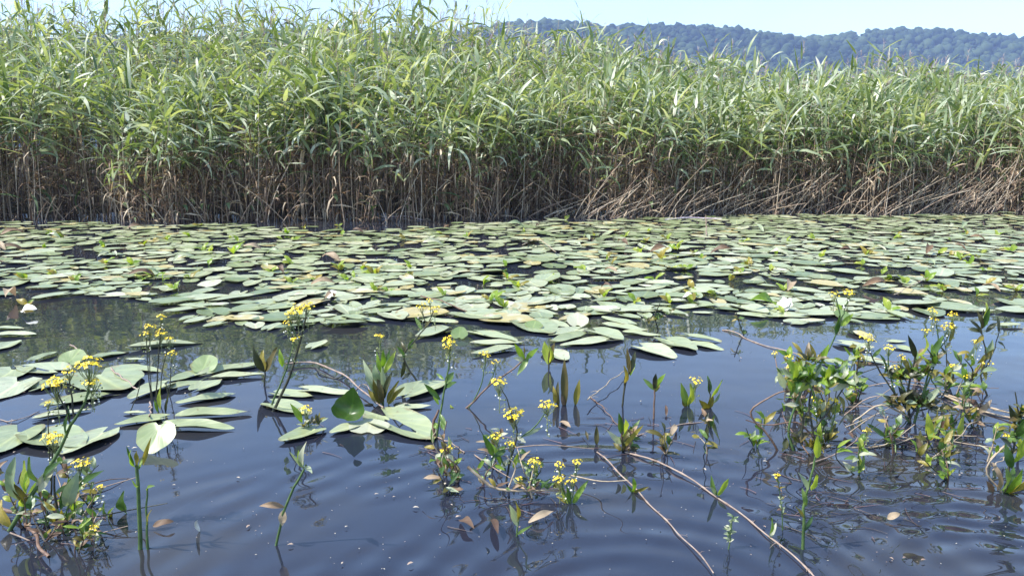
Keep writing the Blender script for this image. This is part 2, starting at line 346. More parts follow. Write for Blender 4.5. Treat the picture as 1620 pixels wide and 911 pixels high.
# ------------------------------------------------------------------ the setting: water, bank, hill, wood, air
def water_material():
    m, nt, nd, lk = nmat('pond_water')
    geo = nd.new('ShaderNodeNewGeometry')
    sep = nd.new('ShaderNodeSeparateXYZ'); lk.new(geo.outputs['Position'], sep.inputs[0])
    heights = []
    n1 = nd.new('ShaderNodeTexNoise'); n1.inputs['Scale'].default_value = 3.0; n1.inputs['Detail'].default_value = 2
    lk.new(geo.outputs['Position'], n1.inputs['Vector'])
    heights.append(mathn(nd, lk, 'MULTIPLY', n1.outputs['Fac'], 0.0035))
    nw = nd.new('ShaderNodeTexNoise'); nw.inputs['Scale'].default_value = 1.4; nw.inputs['Detail'].default_value = 2
    lk.new(geo.outputs['Position'], nw.inputs['Vector'])
    warp = mathn(nd, lk, 'MULTIPLY', nw.outputs['Fac'], 0.16)
    n3 = nd.new('ShaderNodeTexNoise'); n3.inputs['Scale'].default_value = 1.1; n3.inputs['Detail'].default_value = 3
    lk.new(geo.outputs['Position'], n3.inputs['Vector'])
    for (px, py, wl_, rad, amp) in ((1000, 985, 0.115, 1.40, 0.0048), (1640, 960, 0.10, 1.2, 0.0040), (560, 1040, 0.13, 1.3, 0.0020)):
        c = W(px, py)
        dv = nd.new('ShaderNodeVectorMath'); dv.operation = 'DISTANCE'; dv.inputs[1].default_value = tuple(c)
        lk.new(geo.outputs['Position'], dv.inputs[0])
        d = mathn(nd, lk, 'ADD', dv.outputs['Value'], warp)
        s = mathn(nd, lk, 'SINE', mathn(nd, lk, 'MULTIPLY', d, 2 * math.pi / wl_))
        fall = mathn(nd, lk, 'SUBTRACT', 1.0, mathn(nd, lk, 'DIVIDE', d, rad), True)
        fall = mathn(nd, lk, 'MULTIPLY', mathn(nd, lk, 'POWER', fall, 0.6), mathn(nd, lk, 'MULTIPLY', mathn(nd, lk, 'SUBTRACT', n3.outputs['Fac'], 0.38), 4.0, True))
        heights.append(mathn(nd, lk, 'MULTIPLY', mathn(nd, lk, 'MULTIPLY', s, fall), amp))
    h = heights[0]
    for k in heights[1:]: h = mathn(nd, lk, 'ADD', h, k)
    bp = nd.new('ShaderNodeBump'); bp.inputs['Strength'].default_value = 1.0; bp.inputs['Distance'].default_value = 1.0
    lk.new(h, bp.inputs['Height'])
    n2 = nd.new('ShaderNodeTexNoise'); n2.inputs['Scale'].default_value = 1.3; n2.inputs['Detail'].default_value = 5
    lk.new(geo.outputs['Position'], n2.inputs['Vector'])
    cr = ramp(nd, [(0.30, (0.012, 0.016, 0.030)), (0.52, (0.016, 0.019, 0.031)), (0.70, (0.029, 0.027, 0.024))]); lk.new(n2.outputs['Fac'], cr.inputs[0])
    pb = nd.new('ShaderNodeBsdfPrincipled'); lk.new(cr.outputs[0], pb.inputs['Base Color'])
    pb.inputs['Roughness'].default_value = 0.025; pb.inputs['IOR'].default_value = 1.55
    pb.inputs['Specular IOR Level'].default_value = 0.5
    lk.new(bp.outputs[0], pb.inputs['Normal'])
    out = nd.new('ShaderNodeOutputMaterial'); lk.new(pb.outputs[0], out.inputs[0])
    return m
def grid(name, xs, ys, zf, mat, label, cat):
    X, Y = np.meshgrid(xs, ys); Z = zf(X, Y)
    v = np.stack([X, Y, Z], -1).reshape(-1, 3); nx, ny = len(xs), len(ys)
    ix = np.arange(nx * ny).reshape(ny, nx)
    q = np.stack([ix[:-1, :-1], ix[:-1, 1:], ix[1:, 1:], ix[1:, :-1]], -1).reshape(-1, 4)
    g = Geo(); g.add(v, q)
    return tag(g.build(name, mat), label, cat, kind='structure')
grid('water', np.linspace(-60, 60, 13), np.linspace(-50, 16, 9), lambda X, Y: X * 0, water_material(), 'still blue pond water with faint ripples', 'water')

def edge_y(x):          # where the reed bed meets the water
    return np.interp(x, [-12, -7, -2, 0, 3, 8, 14], [10.7, 10.75, 10.55, 11.1, 11.7, 12.1, 12.5]) + 0.16 * np.sin(1.9 * x + 0.7) + 0.10 * np.sin(4.3 * x)
def bank_z(X, Y):
    d = Y - edge_y(X)
    return np.where(d < 0.5, -0.15 + 0.2 * (d - 0.0), np.minimum(-0.05 + 0.06 * (d - 0.5), 0.55)) + 0.03 * np.sin(X * 2.1 + Y * 1.3)
grid('bank', np.linspace(-40, 40, 121), np.concatenate([np.linspace(9.5, 24, 60), np.linspace(26, 60, 10)]), bank_z, M['mud'], 'dark muddy bank under the reeds', 'bank')
grid('ground', np.linspace(-1500, 1500, 9), np.linspace(55, 3000, 12), lambda X, Y: X * 0 + 0.3, M['meadow'], 'flat green land behind the reeds', 'ground')

def ridge(X):
    return 82 + 4 * np.sin(X / 95 + 1.0) + 2.5 * np.sin(X / 41)
def hill_z(X, Y):
    s = np.clip((Y - 380) / 270, 0, 1)
    back = np.clip((Y - 650) / 500, 0, 1)
    return -2 + ridge(X) * (s * s * (3 - 2 * s)) * (1 - 0.8 * back) + 2.5 * np.sin(X / 23 + Y / 31)
grid('hill', np.linspace(-1100, 1100, 90), np.linspace(360, 1150, 40), hill_z, M['hill'], 'low dark wooded hill in the distance', 'hill')
ico = [(0, 0, 1)] + [(math.cos(a) * 0.89, math.sin(a) * 0.89, 0.45) for a in np.arange(5) * 2 * np.pi / 5] + \
      [(math.cos(a) * 0.89, math.sin(a) * 0.89, -0.45) for a in (np.arange(5) + 0.5) * 2 * np.pi / 5] + [(0, 0, -1)]
ico_f = [(0, 1 + i, 1 + (i + 1) % 5) for i in range(5)] + [(1 + i, 6 + i, 1 + (i + 1) % 5) for i in range(5)] + \
        [(1 + (i + 1) % 5, 6 + i, 6 + (i + 1) % 5) for i in range(5)] + [(11, 6 + (i + 1) % 5, 6 + i) for i in range(5)]
ico = np.array(ico)
def subdivide(v, f):
    v = [np.array(p) / np.linalg.norm(p) for p in v]; mid = {}; out = []
    def m(a, b):
        k = (min(a, b), max(a, b))
        if k not in mid:
            p = v[a] + v[b]; v.append(p / np.linalg.norm(p)); mid[k] = len(v) - 1
        return mid[k]
    for a, b, c in f:
        x, y, z = m(a, b), m(b, c), m(c, a); out += [(a, x, z), (x, b, y), (z, y, c), (x, y, z)]
    return np.array(v), out
ico42, ico42_f = subdivide(ico, ico_f)
def crowns(C, rad, zs, tint, jit=0.22):
    N = len(C); a = RNG.uniform(0, 6.28, N)
    v = ico42[None] * (1 + RNG.uniform(-jit, jit, (N, 42, 1))) * rad[:, None, None]
    v = np.stack([v[..., 0] * np.cos(a)[:, None] - v[..., 1] * np.sin(a)[:, None], v[..., 0] * np.sin(a)[:, None] + v[..., 1] * np.cos(a)[:, None], v[..., 2] * zs[:, None]], -1) + C[:, None]
    f = np.array(ico42_f)[None] + (np.arange(N) * 42)[:, None, None]
    l = np.zeros((N, 42, 3)); l[..., 1] = 1; l[..., 2] = np.asarray(tint)[:, None]
    return v.reshape(-1, 3), f.reshape(-1, 3), l.reshape(-1, 3)
def blobs(C, rad, zs, tint, jit=0.3):
    N = len(C)
    v = ico[None] * (1 + RNG.uniform(-jit, jit, (N, 12, 1))) * rad[:, None, None]
    v[..., 2] *= zs[:, None]; v = v + C[:, None]
    f = np.array(ico_f)[None] + (np.arange(N) * 12)[:, None, None]
    l = np.zeros((N, 12, 3)); l[..., 1] = 1; l[..., 2] = np.asarray(tint)[:, None]
    return v.reshape(-1, 3), f.reshape(-1, 3), l.reshape(-1, 3)
g = Geo(); N = 27000
y = 385 + 290 * RNG.uniform(0, 1, N) ** 0.8; x = RNG.uniform(-1, 1, N) * y * 1.05
C = np.stack([x, y, hill_z(x, y) + RNG.uniform(1, 6, N)], -1)
v, f, l = crowns(C, 0.9 + 3.2 * RNG.uniform(0, 1, N) ** 2.0, RNG.uniform(0.75, 1.15, N), np.clip(RNG.normal(0.5, 0.2, N) + 0.30 * np.sin(x / 37 + np.sin(y / 23) * 2) + 0.2 * np.sin(x / 11 + y / 9), 0, 1)); g.add(v, None, f, l)
tag(g.build('far_wood', M['wood']), 'dark hazy wood covering the far hill', 'wood', kind='stuff')

hz, nt, nd, lk = nmat('haze_air')
pv = nd.new('ShaderNodeVolumePrincipled'); pv.inputs['Color'].default_value = (0.42, 0.58, 1.0, 1)
pv.inputs['Density'].default_value = 0.00062; pv.inputs['Anisotropy'].default_value = 0.0
ou = nd.new('ShaderNodeOutputMaterial'); lk.new(pv.outputs[0], ou.inputs['Volume'])
g = Geo(); a, b, c0, d0, z0, z1 = -1600, 1600, -80, 3100, -5, 140
g.add([(a, c0, z0), (b, c0, z0), (b, d0, z0), (a, d0, z0), (a, c0, z1), (b, c0, z1), (b, d0, z1), (a, d0, z1)],
      [(0, 3, 2, 1), (4, 5, 6, 7), (0, 1, 5, 4), (1, 2, 6, 5), (2, 3, 7, 6), (3, 0, 4, 7)])
tag(g.build('haze', hz), 'thin bluish summer haze over the far hill', 'haze', kind='stuff')

# ------------------------------------------------------------------ reeds
def reed_geo(B, H, rs, leaf_n=9, dead_n=6, scale_w=1.0, lean_max=0.22, panicle=0.0, S=4, green_from=0.38):
    """returns Geo-ready arrays of stems, green leaves, dead leaves, plumes for N reeds"""
    N = len(B); out = {}
    laz = rs.normal(0.25, 0.9, N); lean = np.abs(rs.normal(0, lean_max, N)); bend = rs.uniform(-0.05, 0.05, (N, 2))
    def pt(i, t):
        k = (lean[i] * H[i] * t ** 1.7)
        return np.stack([B[i, 0] + np.cos(laz[i]) * k + bend[i, 0] * np.sin(4 * t), B[i, 1] + np.sin(laz[i]) * k * 0.6 + bend[i, 1] * np.sin(4 * t), B[i, 2] + H[i] * t * (1 - 0.25 * lean[i] ** 2)], -1)
    ii = np.arange(N); ts = np.linspace(0, 1, 6)
    P = np.stack([pt(ii, t) for t in ts], 1)
    rad = np.outer(rs.uniform(0.0045, 0.008, N) * scale_w, np.linspace(1, 0.4, 6))
    out['stem'] = tubes(P, rad, 3, rs.uniform(0, 1, N))
    k = np.repeat(ii, leaf_n); j = np.tile(np.arange(leaf_n), N)
    gf = np.clip(green_from + rs.normal(0, 0.09, N), 0.15, 0.85)[k]
    t = gf + (1 - gf) * (j + rs.uniform(0, 1, len(k))) / leaf_n
    t = np.where(rs.uniform(0, 1, len(k)) < 0.09, rs.uniform(0.2, 0.65, len(k)), t)
    az0 = rs.uniform(0, 2 * np.pi, N)[k] + j * np.pi + rs.normal(0, 0.5, len(k))
    e0 = rs.normal(0.62, 0.35, len(k)) + 0.35 * (t > 0.93)
    L = rs.uniform(0.28, 0.70, len(k)) * (1.1 - 0.35 * np.abs(t - 0.75) / 0.4)
    out['leaf'] = blades(pt(k, np.minimum(t, 1)), az0, e0, np.where(rs.uniform(0, 1, len(k)) < 0.5, rs.uniform(0.1, 0.9, len(k)), rs.uniform(0.6, 2.8, len(k))), L, rs.uniform(0.020, 0.054, len(k)) * scale_w, S,
                         np.clip(rs.beta(1.5, 1.7, len(k)) + 0.22 * (t - 0.72), 0, 1), rs.normal(0, 1.3, len(k)))  # tint rises up the stem: silvery sheen painted into the upper leaves
    k = np.repeat(ii, dead_n)
    t = rs.uniform(0.04, green_from + 0.1, len(k))
    out['dead'] = blades(pt(k, t), rs.uniform(0, 2 * np.pi, len(k)), rs.normal(0.5, 0.6, len(k)), rs.uniform(0.6, 2.4, len(k)), rs.uniform(0.15, 0.42, len(k)),
                         rs.uniform(0.008, 0.026, len(k)) * scale_w, 3, rs.uniform(0, 1, len(k)), rs.normal(0, 1.2, len(k)))
    sel = ii[rs.uniform(0, 1, N) < panicle]
    if len(sel):
        k = np.repeat(sel, 14); t = 1.0
        top = pt(k, np.ones(len(k))); top[:, 2] += rs.uniform(-0.02, 0.2, len(k))
        out['panicle'] = blades(top, rs.normal(0.3, 1.0, len(k)), rs.uniform(0.6, 1.4, len(k)), rs.uniform(0.3, 1.6, len(k)), rs.uniform(0.08, 0.16, len(k)), 0.012, 2, rs.uniform(0, 1, len(k)))
    return out

def tip_height(x, d):
    """height of the reed tips above the water, d metres into the bed"""
    left = 1.60 + 0.27 * np.minimum(d, 6); right = 1.40 + 0.125 * np.minimum(d, 6)
    f = np.clip((x + 2.5) / 8.5, 0, 1)
    return left * (1 - f) + right * f + 0.10 * np.sin(x * 1.7) + 0.07 * np.sin(x * 4.3 + d)

rs = np.random.default_rng(21)
def scatter(d0, d1, dens, half):
    n = int(dens * (d1 - d0) * half * 2)
    x = rs.uniform(-half, half, n); d = rs.uniform(d0, d1, n)
    return x, d
bx, bd = [], []
for d0, d1, dens, half in ((0, 0.9, 56, 9.2), (0.9, 2.2, 50, 10), (2.2, 4.5, 32, 11.5), (4.5, 8.0, 20, 14.5)):
    x, d = scatter(d0, d1, dens, half); bx.append(x); bd.append(d)
bx = np.concatenate(bx); bd = np.concatenate(bd)
keep = np.array([mnoise.noise(Vector((a * 1.1, b * 1.1, 0.5))) > -0.30 or rs.uniform() < 0.35 for a, b in zip(bx, bd)])
bx, bd = bx[keep], bd[keep]
clump = np.array([mnoise.noise(Vector((a * 1.3, b * 1.0, 7.5))) for a, b in zip(bx, bd)])
by = edge_y(bx) + bd + 0.12 * np.sin(bx * 3) + rs.normal(0, 0.06, len(bx))
inview = np.abs(bx) < by * 0.655
order = np.argsort(np.where(inview, by, 1e9))
near = order[:300]; rest = np.setdiff1d(np.arange(len(bx)), near)
Hh = tip_height(bx, bd) * (1 + 0.16 * clump) * np.clip(rs.normal(1.0, 0.085, len(bx)), 0.72, 1.2)
bz = np.minimum(bank_z(bx, by), 0.6)
# the 300 front reeds: things of their own, copied from 16 different ones
protos = []
for k in range(16):
    r2 = np.random.default_rng(100 + k)
    a = reed_geo(np.zeros((1, 3)), np.array([1.7]), r2, leaf_n=8, dead_n=12, lean_max=0.26, S=6, green_from=0.60, scale_w=1.22)
    ms = []
    for part, nm, mat in (('stem', 'stem', 'reed_stem'), ('leaf', 'leaves', 'reed_leaf'), ('dead', 'dead_leaves', 'reed_dead')):
        gg = Geo(); gg.add(a[part][0], a[part][1], None, a[part][2]); ms.append((nm, gg.mesh(nm, M[mat])))
    protos.append(ms)
for c, i in enumerate(near):
    o = empty('reed', (bx[i], by[i], min(bz[i], 0.0)), 'tall green reed standing in the front row of the reed bed at the water', 'reed', 'reeds along the front of the reed bed')
    s = Hh[i] / 1.7 * (1.0 if c % 5 else 0.8); o.scale = (s, s, s); o.rotation_euler = (0, 0, rs.normal(0, 0.6) if c % 3 else rs.uniform(0, 6.28))
    for nm, me in protos[int(rs.integers(16))]:
        p = bpy.data.objects.new(nm, me); COL.objects.link(p); p.parent = o
B = np.stack([bx, by, bz], -1)[rest]; Hr = Hh[rest]; dr = bd[rest]
g = Geo()
for lo, hi, ln, dn, sw, pan, gf in ((0, 1.6, 7, 12, 1.12, 0.0, 0.62), (1.6, 4.5, 7, 5, 1.15, 0.06, 0.60), (4.5, 99, 7, 0, 1.35, 0.5, 0.6)):
    s = (dr >= lo) & (dr < hi)
    a = reed_geo(B[s], Hr[s] - np.minimum(B[s][:, 2], 0), rs, ln, max(dn, 1), sw, 0.22, pan, 4, gf)
    for mi, part in enumerate(('stem', 'leaf', 'dead', 'panicle')):
        if part in a: g.add(a[part][0], a[part][1], None, a[part][2], mi)
tag(g.build('reed_bed', [M['reed_stem'], M['reed_leaf'], M['reed_dead'], M['panicle']]), 'dense green reed bed filling the far bank behind the front reeds', 'reed bed', kind='stuff')
# dead stalks leaning out of the front of the bed
for k in range(240):
    x = rs.uniform(-7.4, 8.2) if k % 5 < 2 else rs.uniform(0.8, 8.2)
    y0 = float(edge_y(x)) + rs.uniform(-0.15, 0.35)
    if abs(x) > y0 * 0.64: x *= 0.85
    lean = rs.uniform(0.35, 1.15) if x > 0 else rs.uniform(0.05, 0.8)
    sg = 1 if rs.uniform() < (0.85 if x > 0 else 0.6) else -1
    L = rs.uniform(0.35, 1.05)
    p0 = np.array([x, y0, -0.03]); dirv = np.array([sg * math.sin(lean), rs.normal(-0.12, 0.22), math.cos(lean)])
    p1 = p0 + dirv * L * 0.5; p2 = p0 + dirv * L + np.array([sg * 0.06 * L, 0, -0.06 * L])
    gg = Geo(); ln = smooth_line([p0, p1, p2])
    v, q, l = tubes(ln, np.linspace(0.009, 0.005, len(ln)) * rs.uniform(0.45, 0.9), 5, rs.uniform(0.4, 0.9)); gg.add(v, q, None, l)
    root = empty('dead_reed_stalk', p0, 'bare tan dead reed stalk leaning at the foot of the reed bed', 'reed stalk', 'dead stalks leaning at the reed bed edge')
    gg.build('stalk', M['reed_stem'], root, p0)
    if k % 2 == 0:
        gg = Geo(); n = 3
        v, q, l = blades(ln[[3, 5, 7]][:n], rs.uniform(0, 6.28, n), rs.uniform(-0.6, 0.6, n), rs.uniform(0.3, 1.6, n), rs.uniform(0.12, 0.3, n), 0.014, 4, rs.uniform(0.4, 1, n)); gg.add(v, q, None, l)
        gg.build('dead_leaves', M['reed_dead'], root, p0)

# ------------------------------------------------------------------ lily pads
PADS = []          # centres and radii of the placed pads
def put_pad(c, yaw, L, Wd, tilt, taz, label, group=None, mat='pad', tint=0.4, curl=0.05, wavy=0.012, notch=0.75, point=0.5, name='lily_pad', roll=0.0):
    v, q, t, l = pad_arrays(L, Wd, notch, curl, wavy, point, tint, roll=roll)
    v = rot_pad(v, yaw, tilt, taz, c)
    v[:, 2] += c[2] - np.percentile(v[:, 2], 35 if tilt < 0.06 else 8)      # rims may dip into the water
    gg = Geo(); gg.add(v, q, t, l)
    return tag(gg.build(name, M[mat], None, c), label, 'lily pad', group)
zlev = [0]
def near_pad(x1, y1, x2, y2, ratio, label, tint=None, mat='pad', tilt=None, **kw):
    a, b = W(x1, y1), W(x2, y2); c = (a + b) / 2; L = float(np.linalg.norm(b - a)); yaw = math.atan2(b[1] - a[1], b[0] - a[0])
    zlev[0] += 1
    c[2] = 0.002 + 0.0018 * (zlev[0] % 5)
    PADS.append((c[0], c[1], L * 0.4))
    if tint is None: tint = random.uniform(0.25, 0.7)
    return put_pad(c, yaw, L, L * ratio, random.uniform(0.0, 0.05) if tilt is None else tilt, random.uniform(0, 6.28), label, mat=mat, tint=tint, **kw)

NEAR = [
 (-16, 557, 30, 541, .5, 'lily pad cut by the left edge above two wide leaning pads'),
 (-12, 521, 36, 520, .4, 'thin pale pad strip cut by the left edge, farther of two strips'),
 (-12, 532, 54, 531, .4, 'thin pale pad strip cut by the left edge, nearer of two strips'),
 (44, 575, 88, 560, .32, 'narrow bright lily pad behind the round lifted pad on the left'),
 (104, 591, 32, 579, .55, 'broad lily pad just below the round lifted pad on the left'),
 (30, 580, -10, 606, .75, 'rounded lily pad at left edge, farther of the overlapping two'),
 (42, 598, -12, 634, .62, 'large pale lily pad at left edge, nearer of the overlapping two'),
 (38, 621, 118, 600, .45, 'long lily pad behind the yellow flowers at left'),
 (146, 588, 191, 620, .75, 'wide dark-green lily pad right of the left yellow flower heads'),
 (60, 648, 193, 621, .36, 'very long lily pad crossed by the stems of the left cress'),
 (46, 666, 139, 650, .32, 'narrow green lily pad below the longest pad at left'),
 (44, 672, -14, 722, .60, 'big lily pad in the left corner with a green stalk tip'),
 (46, 684, 126, 710, .60, 'broad lily pad behind the flower head at left'),
 (182, 678, 102, 722, .45, 'oval lily pad pointing down left beside the cress stem'),
 (192, 554, 320, 543, .22, 'thin stick-like long lily pad under the small flower group'),
 (144, 568, 200, 558, .5, 'lily pad below the thin long pad beside a bright leaf'),
 (183, 582, 251, 588, .34, 'slim lily pad above the pink stem at left'),
 (197, 571, 228, 570, .4, 'tiny slim lily pad between two larger pads left of centre'),
 (276, 606, 208, 633, .45, 'pointed lily pad left of the crumpled pad cluster'),
 (326, 588, 270, 604, .5, 'lily pad just beneath the round upturned pad'),
 (308, 598, 414, 577, .34, 'long lily pad right of the round upturned pad, farther one'),
 (326, 601, 414, 595, .28, 'long lily pad right of the round upturned pad, nearer one'),
 (303, 621, 347, 605, .6, 'rounded pale lily pad in the crumpled cluster left of centre'),
 (268, 618, 318, 606, .5, 'crumpled lily pad between the pointed pad and rounded pale pad'),
 (376, 625, 284, 639, .38, 'separate long lily pad below the crumpled cluster'),
 (194, 655, 230, 654, .35, 'small whitish lily pad sliver alone on the water'),
 (274, 660, 186, 674, .42, 'bright green lily pad left of the hanging round leaf'),
 (270, 663, 390, 655, .30, 'longest pale lily pad above the hanging round leaf, farther one'),
 (252, 677, 364, 680, .32, 'pale lily pad above the hanging round leaf, nearer one'),
 (426, 621, 492, 629, .45, 'lily pad beside the tall cress base, short and pale'),
 (466, 617, 560, 624, .34, 'long lily pad between tall cress and the olive rosette'),
 (418, 638, 487, 654, .5, 'lily pad under the base of the tall cress'),
 (514, 677, 446, 701, .50, 'bright lily pad below the small yellow flower, nearest the ripples'),
 (568, 674, 525, 687, .60, 'short green lily pad left of the white upturned pad'),
 (588, 650, 680, 696, .48, 'large lily pad with a dark shadow in front of the rosette'),
 (620, 649, 679, 644, .40, 'slim lily pad right of the olive rosette base'),
 (628, 633, 704, 605, .46, 'broad pointed lily pad right of the olive rosette'),
 (486, 554, 516, 543, .5, 'small lone lily pad right of the tall cress stem'),
 (718, 520, 662, 536, .5, 'lily pad left of the round bright pad at mat edge'),
 (631, 504, 719, 512, .34, 'long lily pad behind the round bright pad at mat edge'),
 (740, 524, 814, 541, .34, 'narrow lily pad, farthest of the three fanned pads'),
 (740, 546, 826, 543, .30, 'narrow lily pad, middle of the three fanned pads'),
 (820, 551, 750, 563, .34, 'narrow lily pad, nearest of the three fanned pads'),
 (826, 509, 868, 529, .75, 'broad lily pad pointing at the viewer in the centre group'),
 (853, 507, 897, 518, .45, 'lily pad between the broad pad and the white upturned pad'),
 (927, 520, 871, 531, .45, 'lily pad below the white upturned pad, farther of two'),
 (934, 530, 874, 542, .42, 'lily pad below the white upturned pad, nearer of two'),
 (980, 538, 892, 548, .34, 'long lily pad at the front edge of the centre group'),
 (929, 522, 982, 539, .55, 'lily pad crossing the front edge of the centre group'),
 (947, 513, 1020, 525, .40, 'lily pad right of the white upturned pad in centre group'),
 (981, 527, 1042, 532, .36, 'slim lily pad at the right end of the centre group'),
 (1002, 546, 1064, 567, .55, 'lily pad at the left of the fan right of centre'),
 (1042, 534, 1098, 556, .50, 'lily pad in the middle of the fan right of centre'),
 (1074, 532, 1138, 541, .36, 'slim lily pad at the back of the fan right of centre'),
 (1086, 542, 1141, 554, .42, 'lily pad at the tip of the fan right of centre'),
 (1036, 552, 1062, 545, .8, 'small rounded lily pad inside the fan right of centre'),
 (866, 555, 894, 571, .6, 'small lily pad behind the bright shoot in the centre'),
 (1244, 513, 1276, 509, .9, 'round lily pad poking out of the mat under the white flower'),
 (1318, 542, 1378, 554, .55, 'lily pad behind the right-hand tangle of cress'),
 (1402, 541, 1432, 541, .5, 'small lily pad between the two right-hand cress tangles'),
 (1413, 548, 1446, 557, .5, 'small lily pad under the right-hand yellow flowers'),
 (1346, 567, 1404, 575, .55, 'lily pad inside the right-hand cress tangle'),
 (1298, 572, 1345, 580, .5, 'lily pad at the heart of the right cress tangle, leftmost'),
 (1576, 517, 1616, 516, .4, 'thin lily pad near the right edge outside the mat'),
]
for e in NEAR: near_pad(*e)
near_pad(1344, 524, 1381, 538, .4, 'yellowing narrow lily pad above the right cress tangle', tint=1.0)

def lifted_pad(cx, cy, wpx, hpx, label, mat='pad_lifted', tint=0.4, facing=(0, -1), **kw):
    """a pad lifted off the water and tilted towards the viewer"""
    p = W(cx, cy + hpx * 0.5); s = mpp(p); Lx = wpx * s; Ly = hpx * s
    dep = math.atan2(CAMZ, p[1])
    tilt = kw.pop('tilt', R(28))
    L2 = Ly / math.sin(dep + tilt)
    c = p + np.array([0, L2 * 0.5 * math.cos(tilt), L2 * 0.5 * math.sin(tilt) + 0.004])
    yaw = kw.pop('yaw', R(90) + random.uniform(-0.3, 0.3))
    PADS.append((c[0], c[1], Lx * 0.5))
    v, q, t, l = pad_arrays(L2, Lx, kw.pop('notch', 0.4), 0.05, 0.02, 0.15, tint, seg=36, rings=6)
    v = rot_pad(v, yaw, -tilt, R(90), c)
    gg = Geo(); gg.add(v, q, t, l)
    return tag(gg.build('lily_pad', M[mat], None, c), label, 'lily pad')
lifted_pad(108, 566, 44, 25, 'round lily pad lifted off the water at left', tint=0.35)
lifted_pad(318, 577, 43, 29, 'round upturned lily pad standing alone left of centre', tint=0.45)
lifted_pad(238, 692, 62, 52, 'large pale round leaf hanging over the water at lower left', tint=0.55, tilt=R(38), yaw=R(-90))
lifted_pad(726, 528, 27, 20, 'round bright green lily pad at the mat edge near centre', tint=0.15)
lifted_pad(915, 507, 35, 23, 'white upturned lily pad in the centre group', mat='pad_pale', tint=0.7)
lifted_pad(580, 676, 66, 24, 'white upturned lily pad in front of the olive rosette', mat='pad_pale', tint=0.6, tilt=R(6))
lifted_pad(845, 515, 30, 14, 'small lifted lily pad left of the white upturned pad', tint=0.3)
lifted_pad(1335, 498, 24, 15, 'rounded yellow-green lily pad lifted beside the right flower stem', tint=0.2)

# the crowded mat: the 215 nearest are things of their own, the far rest is one object
rp = random.Random(5)
def mat_edge(px):       # lowest photo row the mat reaches
    return float(np.interp(px, [-200, 0, 60, 150, 260, 300, 420, 560, 640, 700, 780, 900, 1000, 1120, 1180, 1250, 1400, 1520, 1620, 1850],
                           [470, 472, 470, 468, 470, 506, 522, 514, 500, 500, 506, 500, 506, 492, 492, 506, 500, 490, 494, 494]))
GAPS = [(160, 400, 60, 8), (300, 455, 60, 9), (840, 425, 60, 7), (720, 452, 50, 7), (955, 478, 70, 9), (1075, 437, 50, 8), (1190, 447, 90, 8), (1440, 462, 100, 11), (1360, 432, 70, 7),
        (560, 362, 70, 6), (640, 392, 50, 6), (1040, 470, 40, 8), (1560, 475, 60, 10), (480, 380, 40, 4), (60, 455, 30, 5)]
cand = []
tries = 0
cells = {}
def clear(x, y, r):
    for i in range(-1, 2):
        for j in range(-1, 2):
            for (a, b, c) in cells.get((int(x // 0.5) + i, int(y // 0.5) + j), ()):
                if (a - x) ** 2 + (b - y) ** 2 < (0.64 * (r + c)) ** 2: return False
    return True
for (a, b, c) in PADS: cells.setdefault((int(a // 0.5), int(b // 0.5)), []).append((a, b, c * 0.8))
while tries < 55000 and len(cand) < 3000:
    tries += 1
    Y = rp.uniform(4.0, 12.0); X = rp.uniform(-1, 1) * (Y * 0.68 + 0.6)
    dpt = np.array([X, Y, 0]) - CAM; k = F / np.dot(dpt, FW); px = CX + dpt[0] * k; py = CY - np.dot(dpt, UP) * k
    if py > mat_edge(px) + rp.gauss(0, 3): continue
    if Y > edge_y(X) - rp.uniform(0.15, 0.5) - (rp.uniform(0.1, 0.45) if X < 1.5 else 0) - (0.5 if 420 < px < 700 else 0): continue
    if any(((px - a) / (c * 1.35)) ** 2 + ((py - b) / (d * 1.5)) ** 2 < 1 for a, b, c, d in GAPS) and rp.random() < 0.93: continue
    if px < 300 and py > 452 and rp.random() < 0.6: continue
    nz = mnoise.noise(Vector((X * 0.9, Y * 1.5, 3.3))) + 0.5 * mnoise.noise(Vector((X * 2.3, Y * 3.5, 1.3)))
    if nz < -0.06 and rp.random() < 0.88: continue
    L = rp.choice([rp.uniform(0.11, 0.20), rp.uniform(0.19, 0.28), rp.uniform(0.26, 0.34)]); r = L * 0.43
    if not clear(X, Y, r): continue
    cells.setdefault((int(X // 0.5), int(Y // 0.5)), []).append((X, Y, r))
    cand.append((Y, X, L, py))
cand.sort()
n_ind = 300 - len(PADS)
g = Geo(); n_far = 0
for i, (Y, X, L, py) in enumerate(cand):
    ratio = rp.uniform(0.38, 0.82); lift = rp.random() < 0.07
    tilt = rp.uniform(0.08, 0.2) if lift else abs(rp.gauss(0, 0.014))
    tint = min(1, max(0, rp.gauss(0.48, 0.25))) if (lift or rp.random() > 0.05) else 1.0
    c = np.array([X, Y, 0.003 + 0.0022 * (i % 6) ])
    yaw = rp.uniform(0, 6.28); taz = rp.uniform(0, 6.28)
    if i < n_ind:
        o = put_pad(c, yaw, L, L * ratio, tilt, taz, 'pale green lily pad floating in the crowded mat before the reeds', 'lily pads of the floating mat', tint=tint, curl=0.025, wavy=0.007, point=rp.uniform(0.1, 0.8))
    else:
        v, q, t, l = pad_arrays(L, L * ratio, 0.7, 0.02, 0.006, rp.uniform(0.1, 0.7), tint, seg=18, rings=3)
        v = rot_pad(v, yaw, tilt, taz, c); v[:, 2] += c[2] - np.percentile(v[:, 2], 35 if tilt < 0.06 else 8)
        g.add(v, q, t, l); n_far += 1
tag(g.build('lily_pad_mat', M['pad']), 'far rows of small lily pads along the reed edge', 'lily pads', kind='stuff')
print('pads', len(cand), 'far', n_far, 'near', len(PADS))

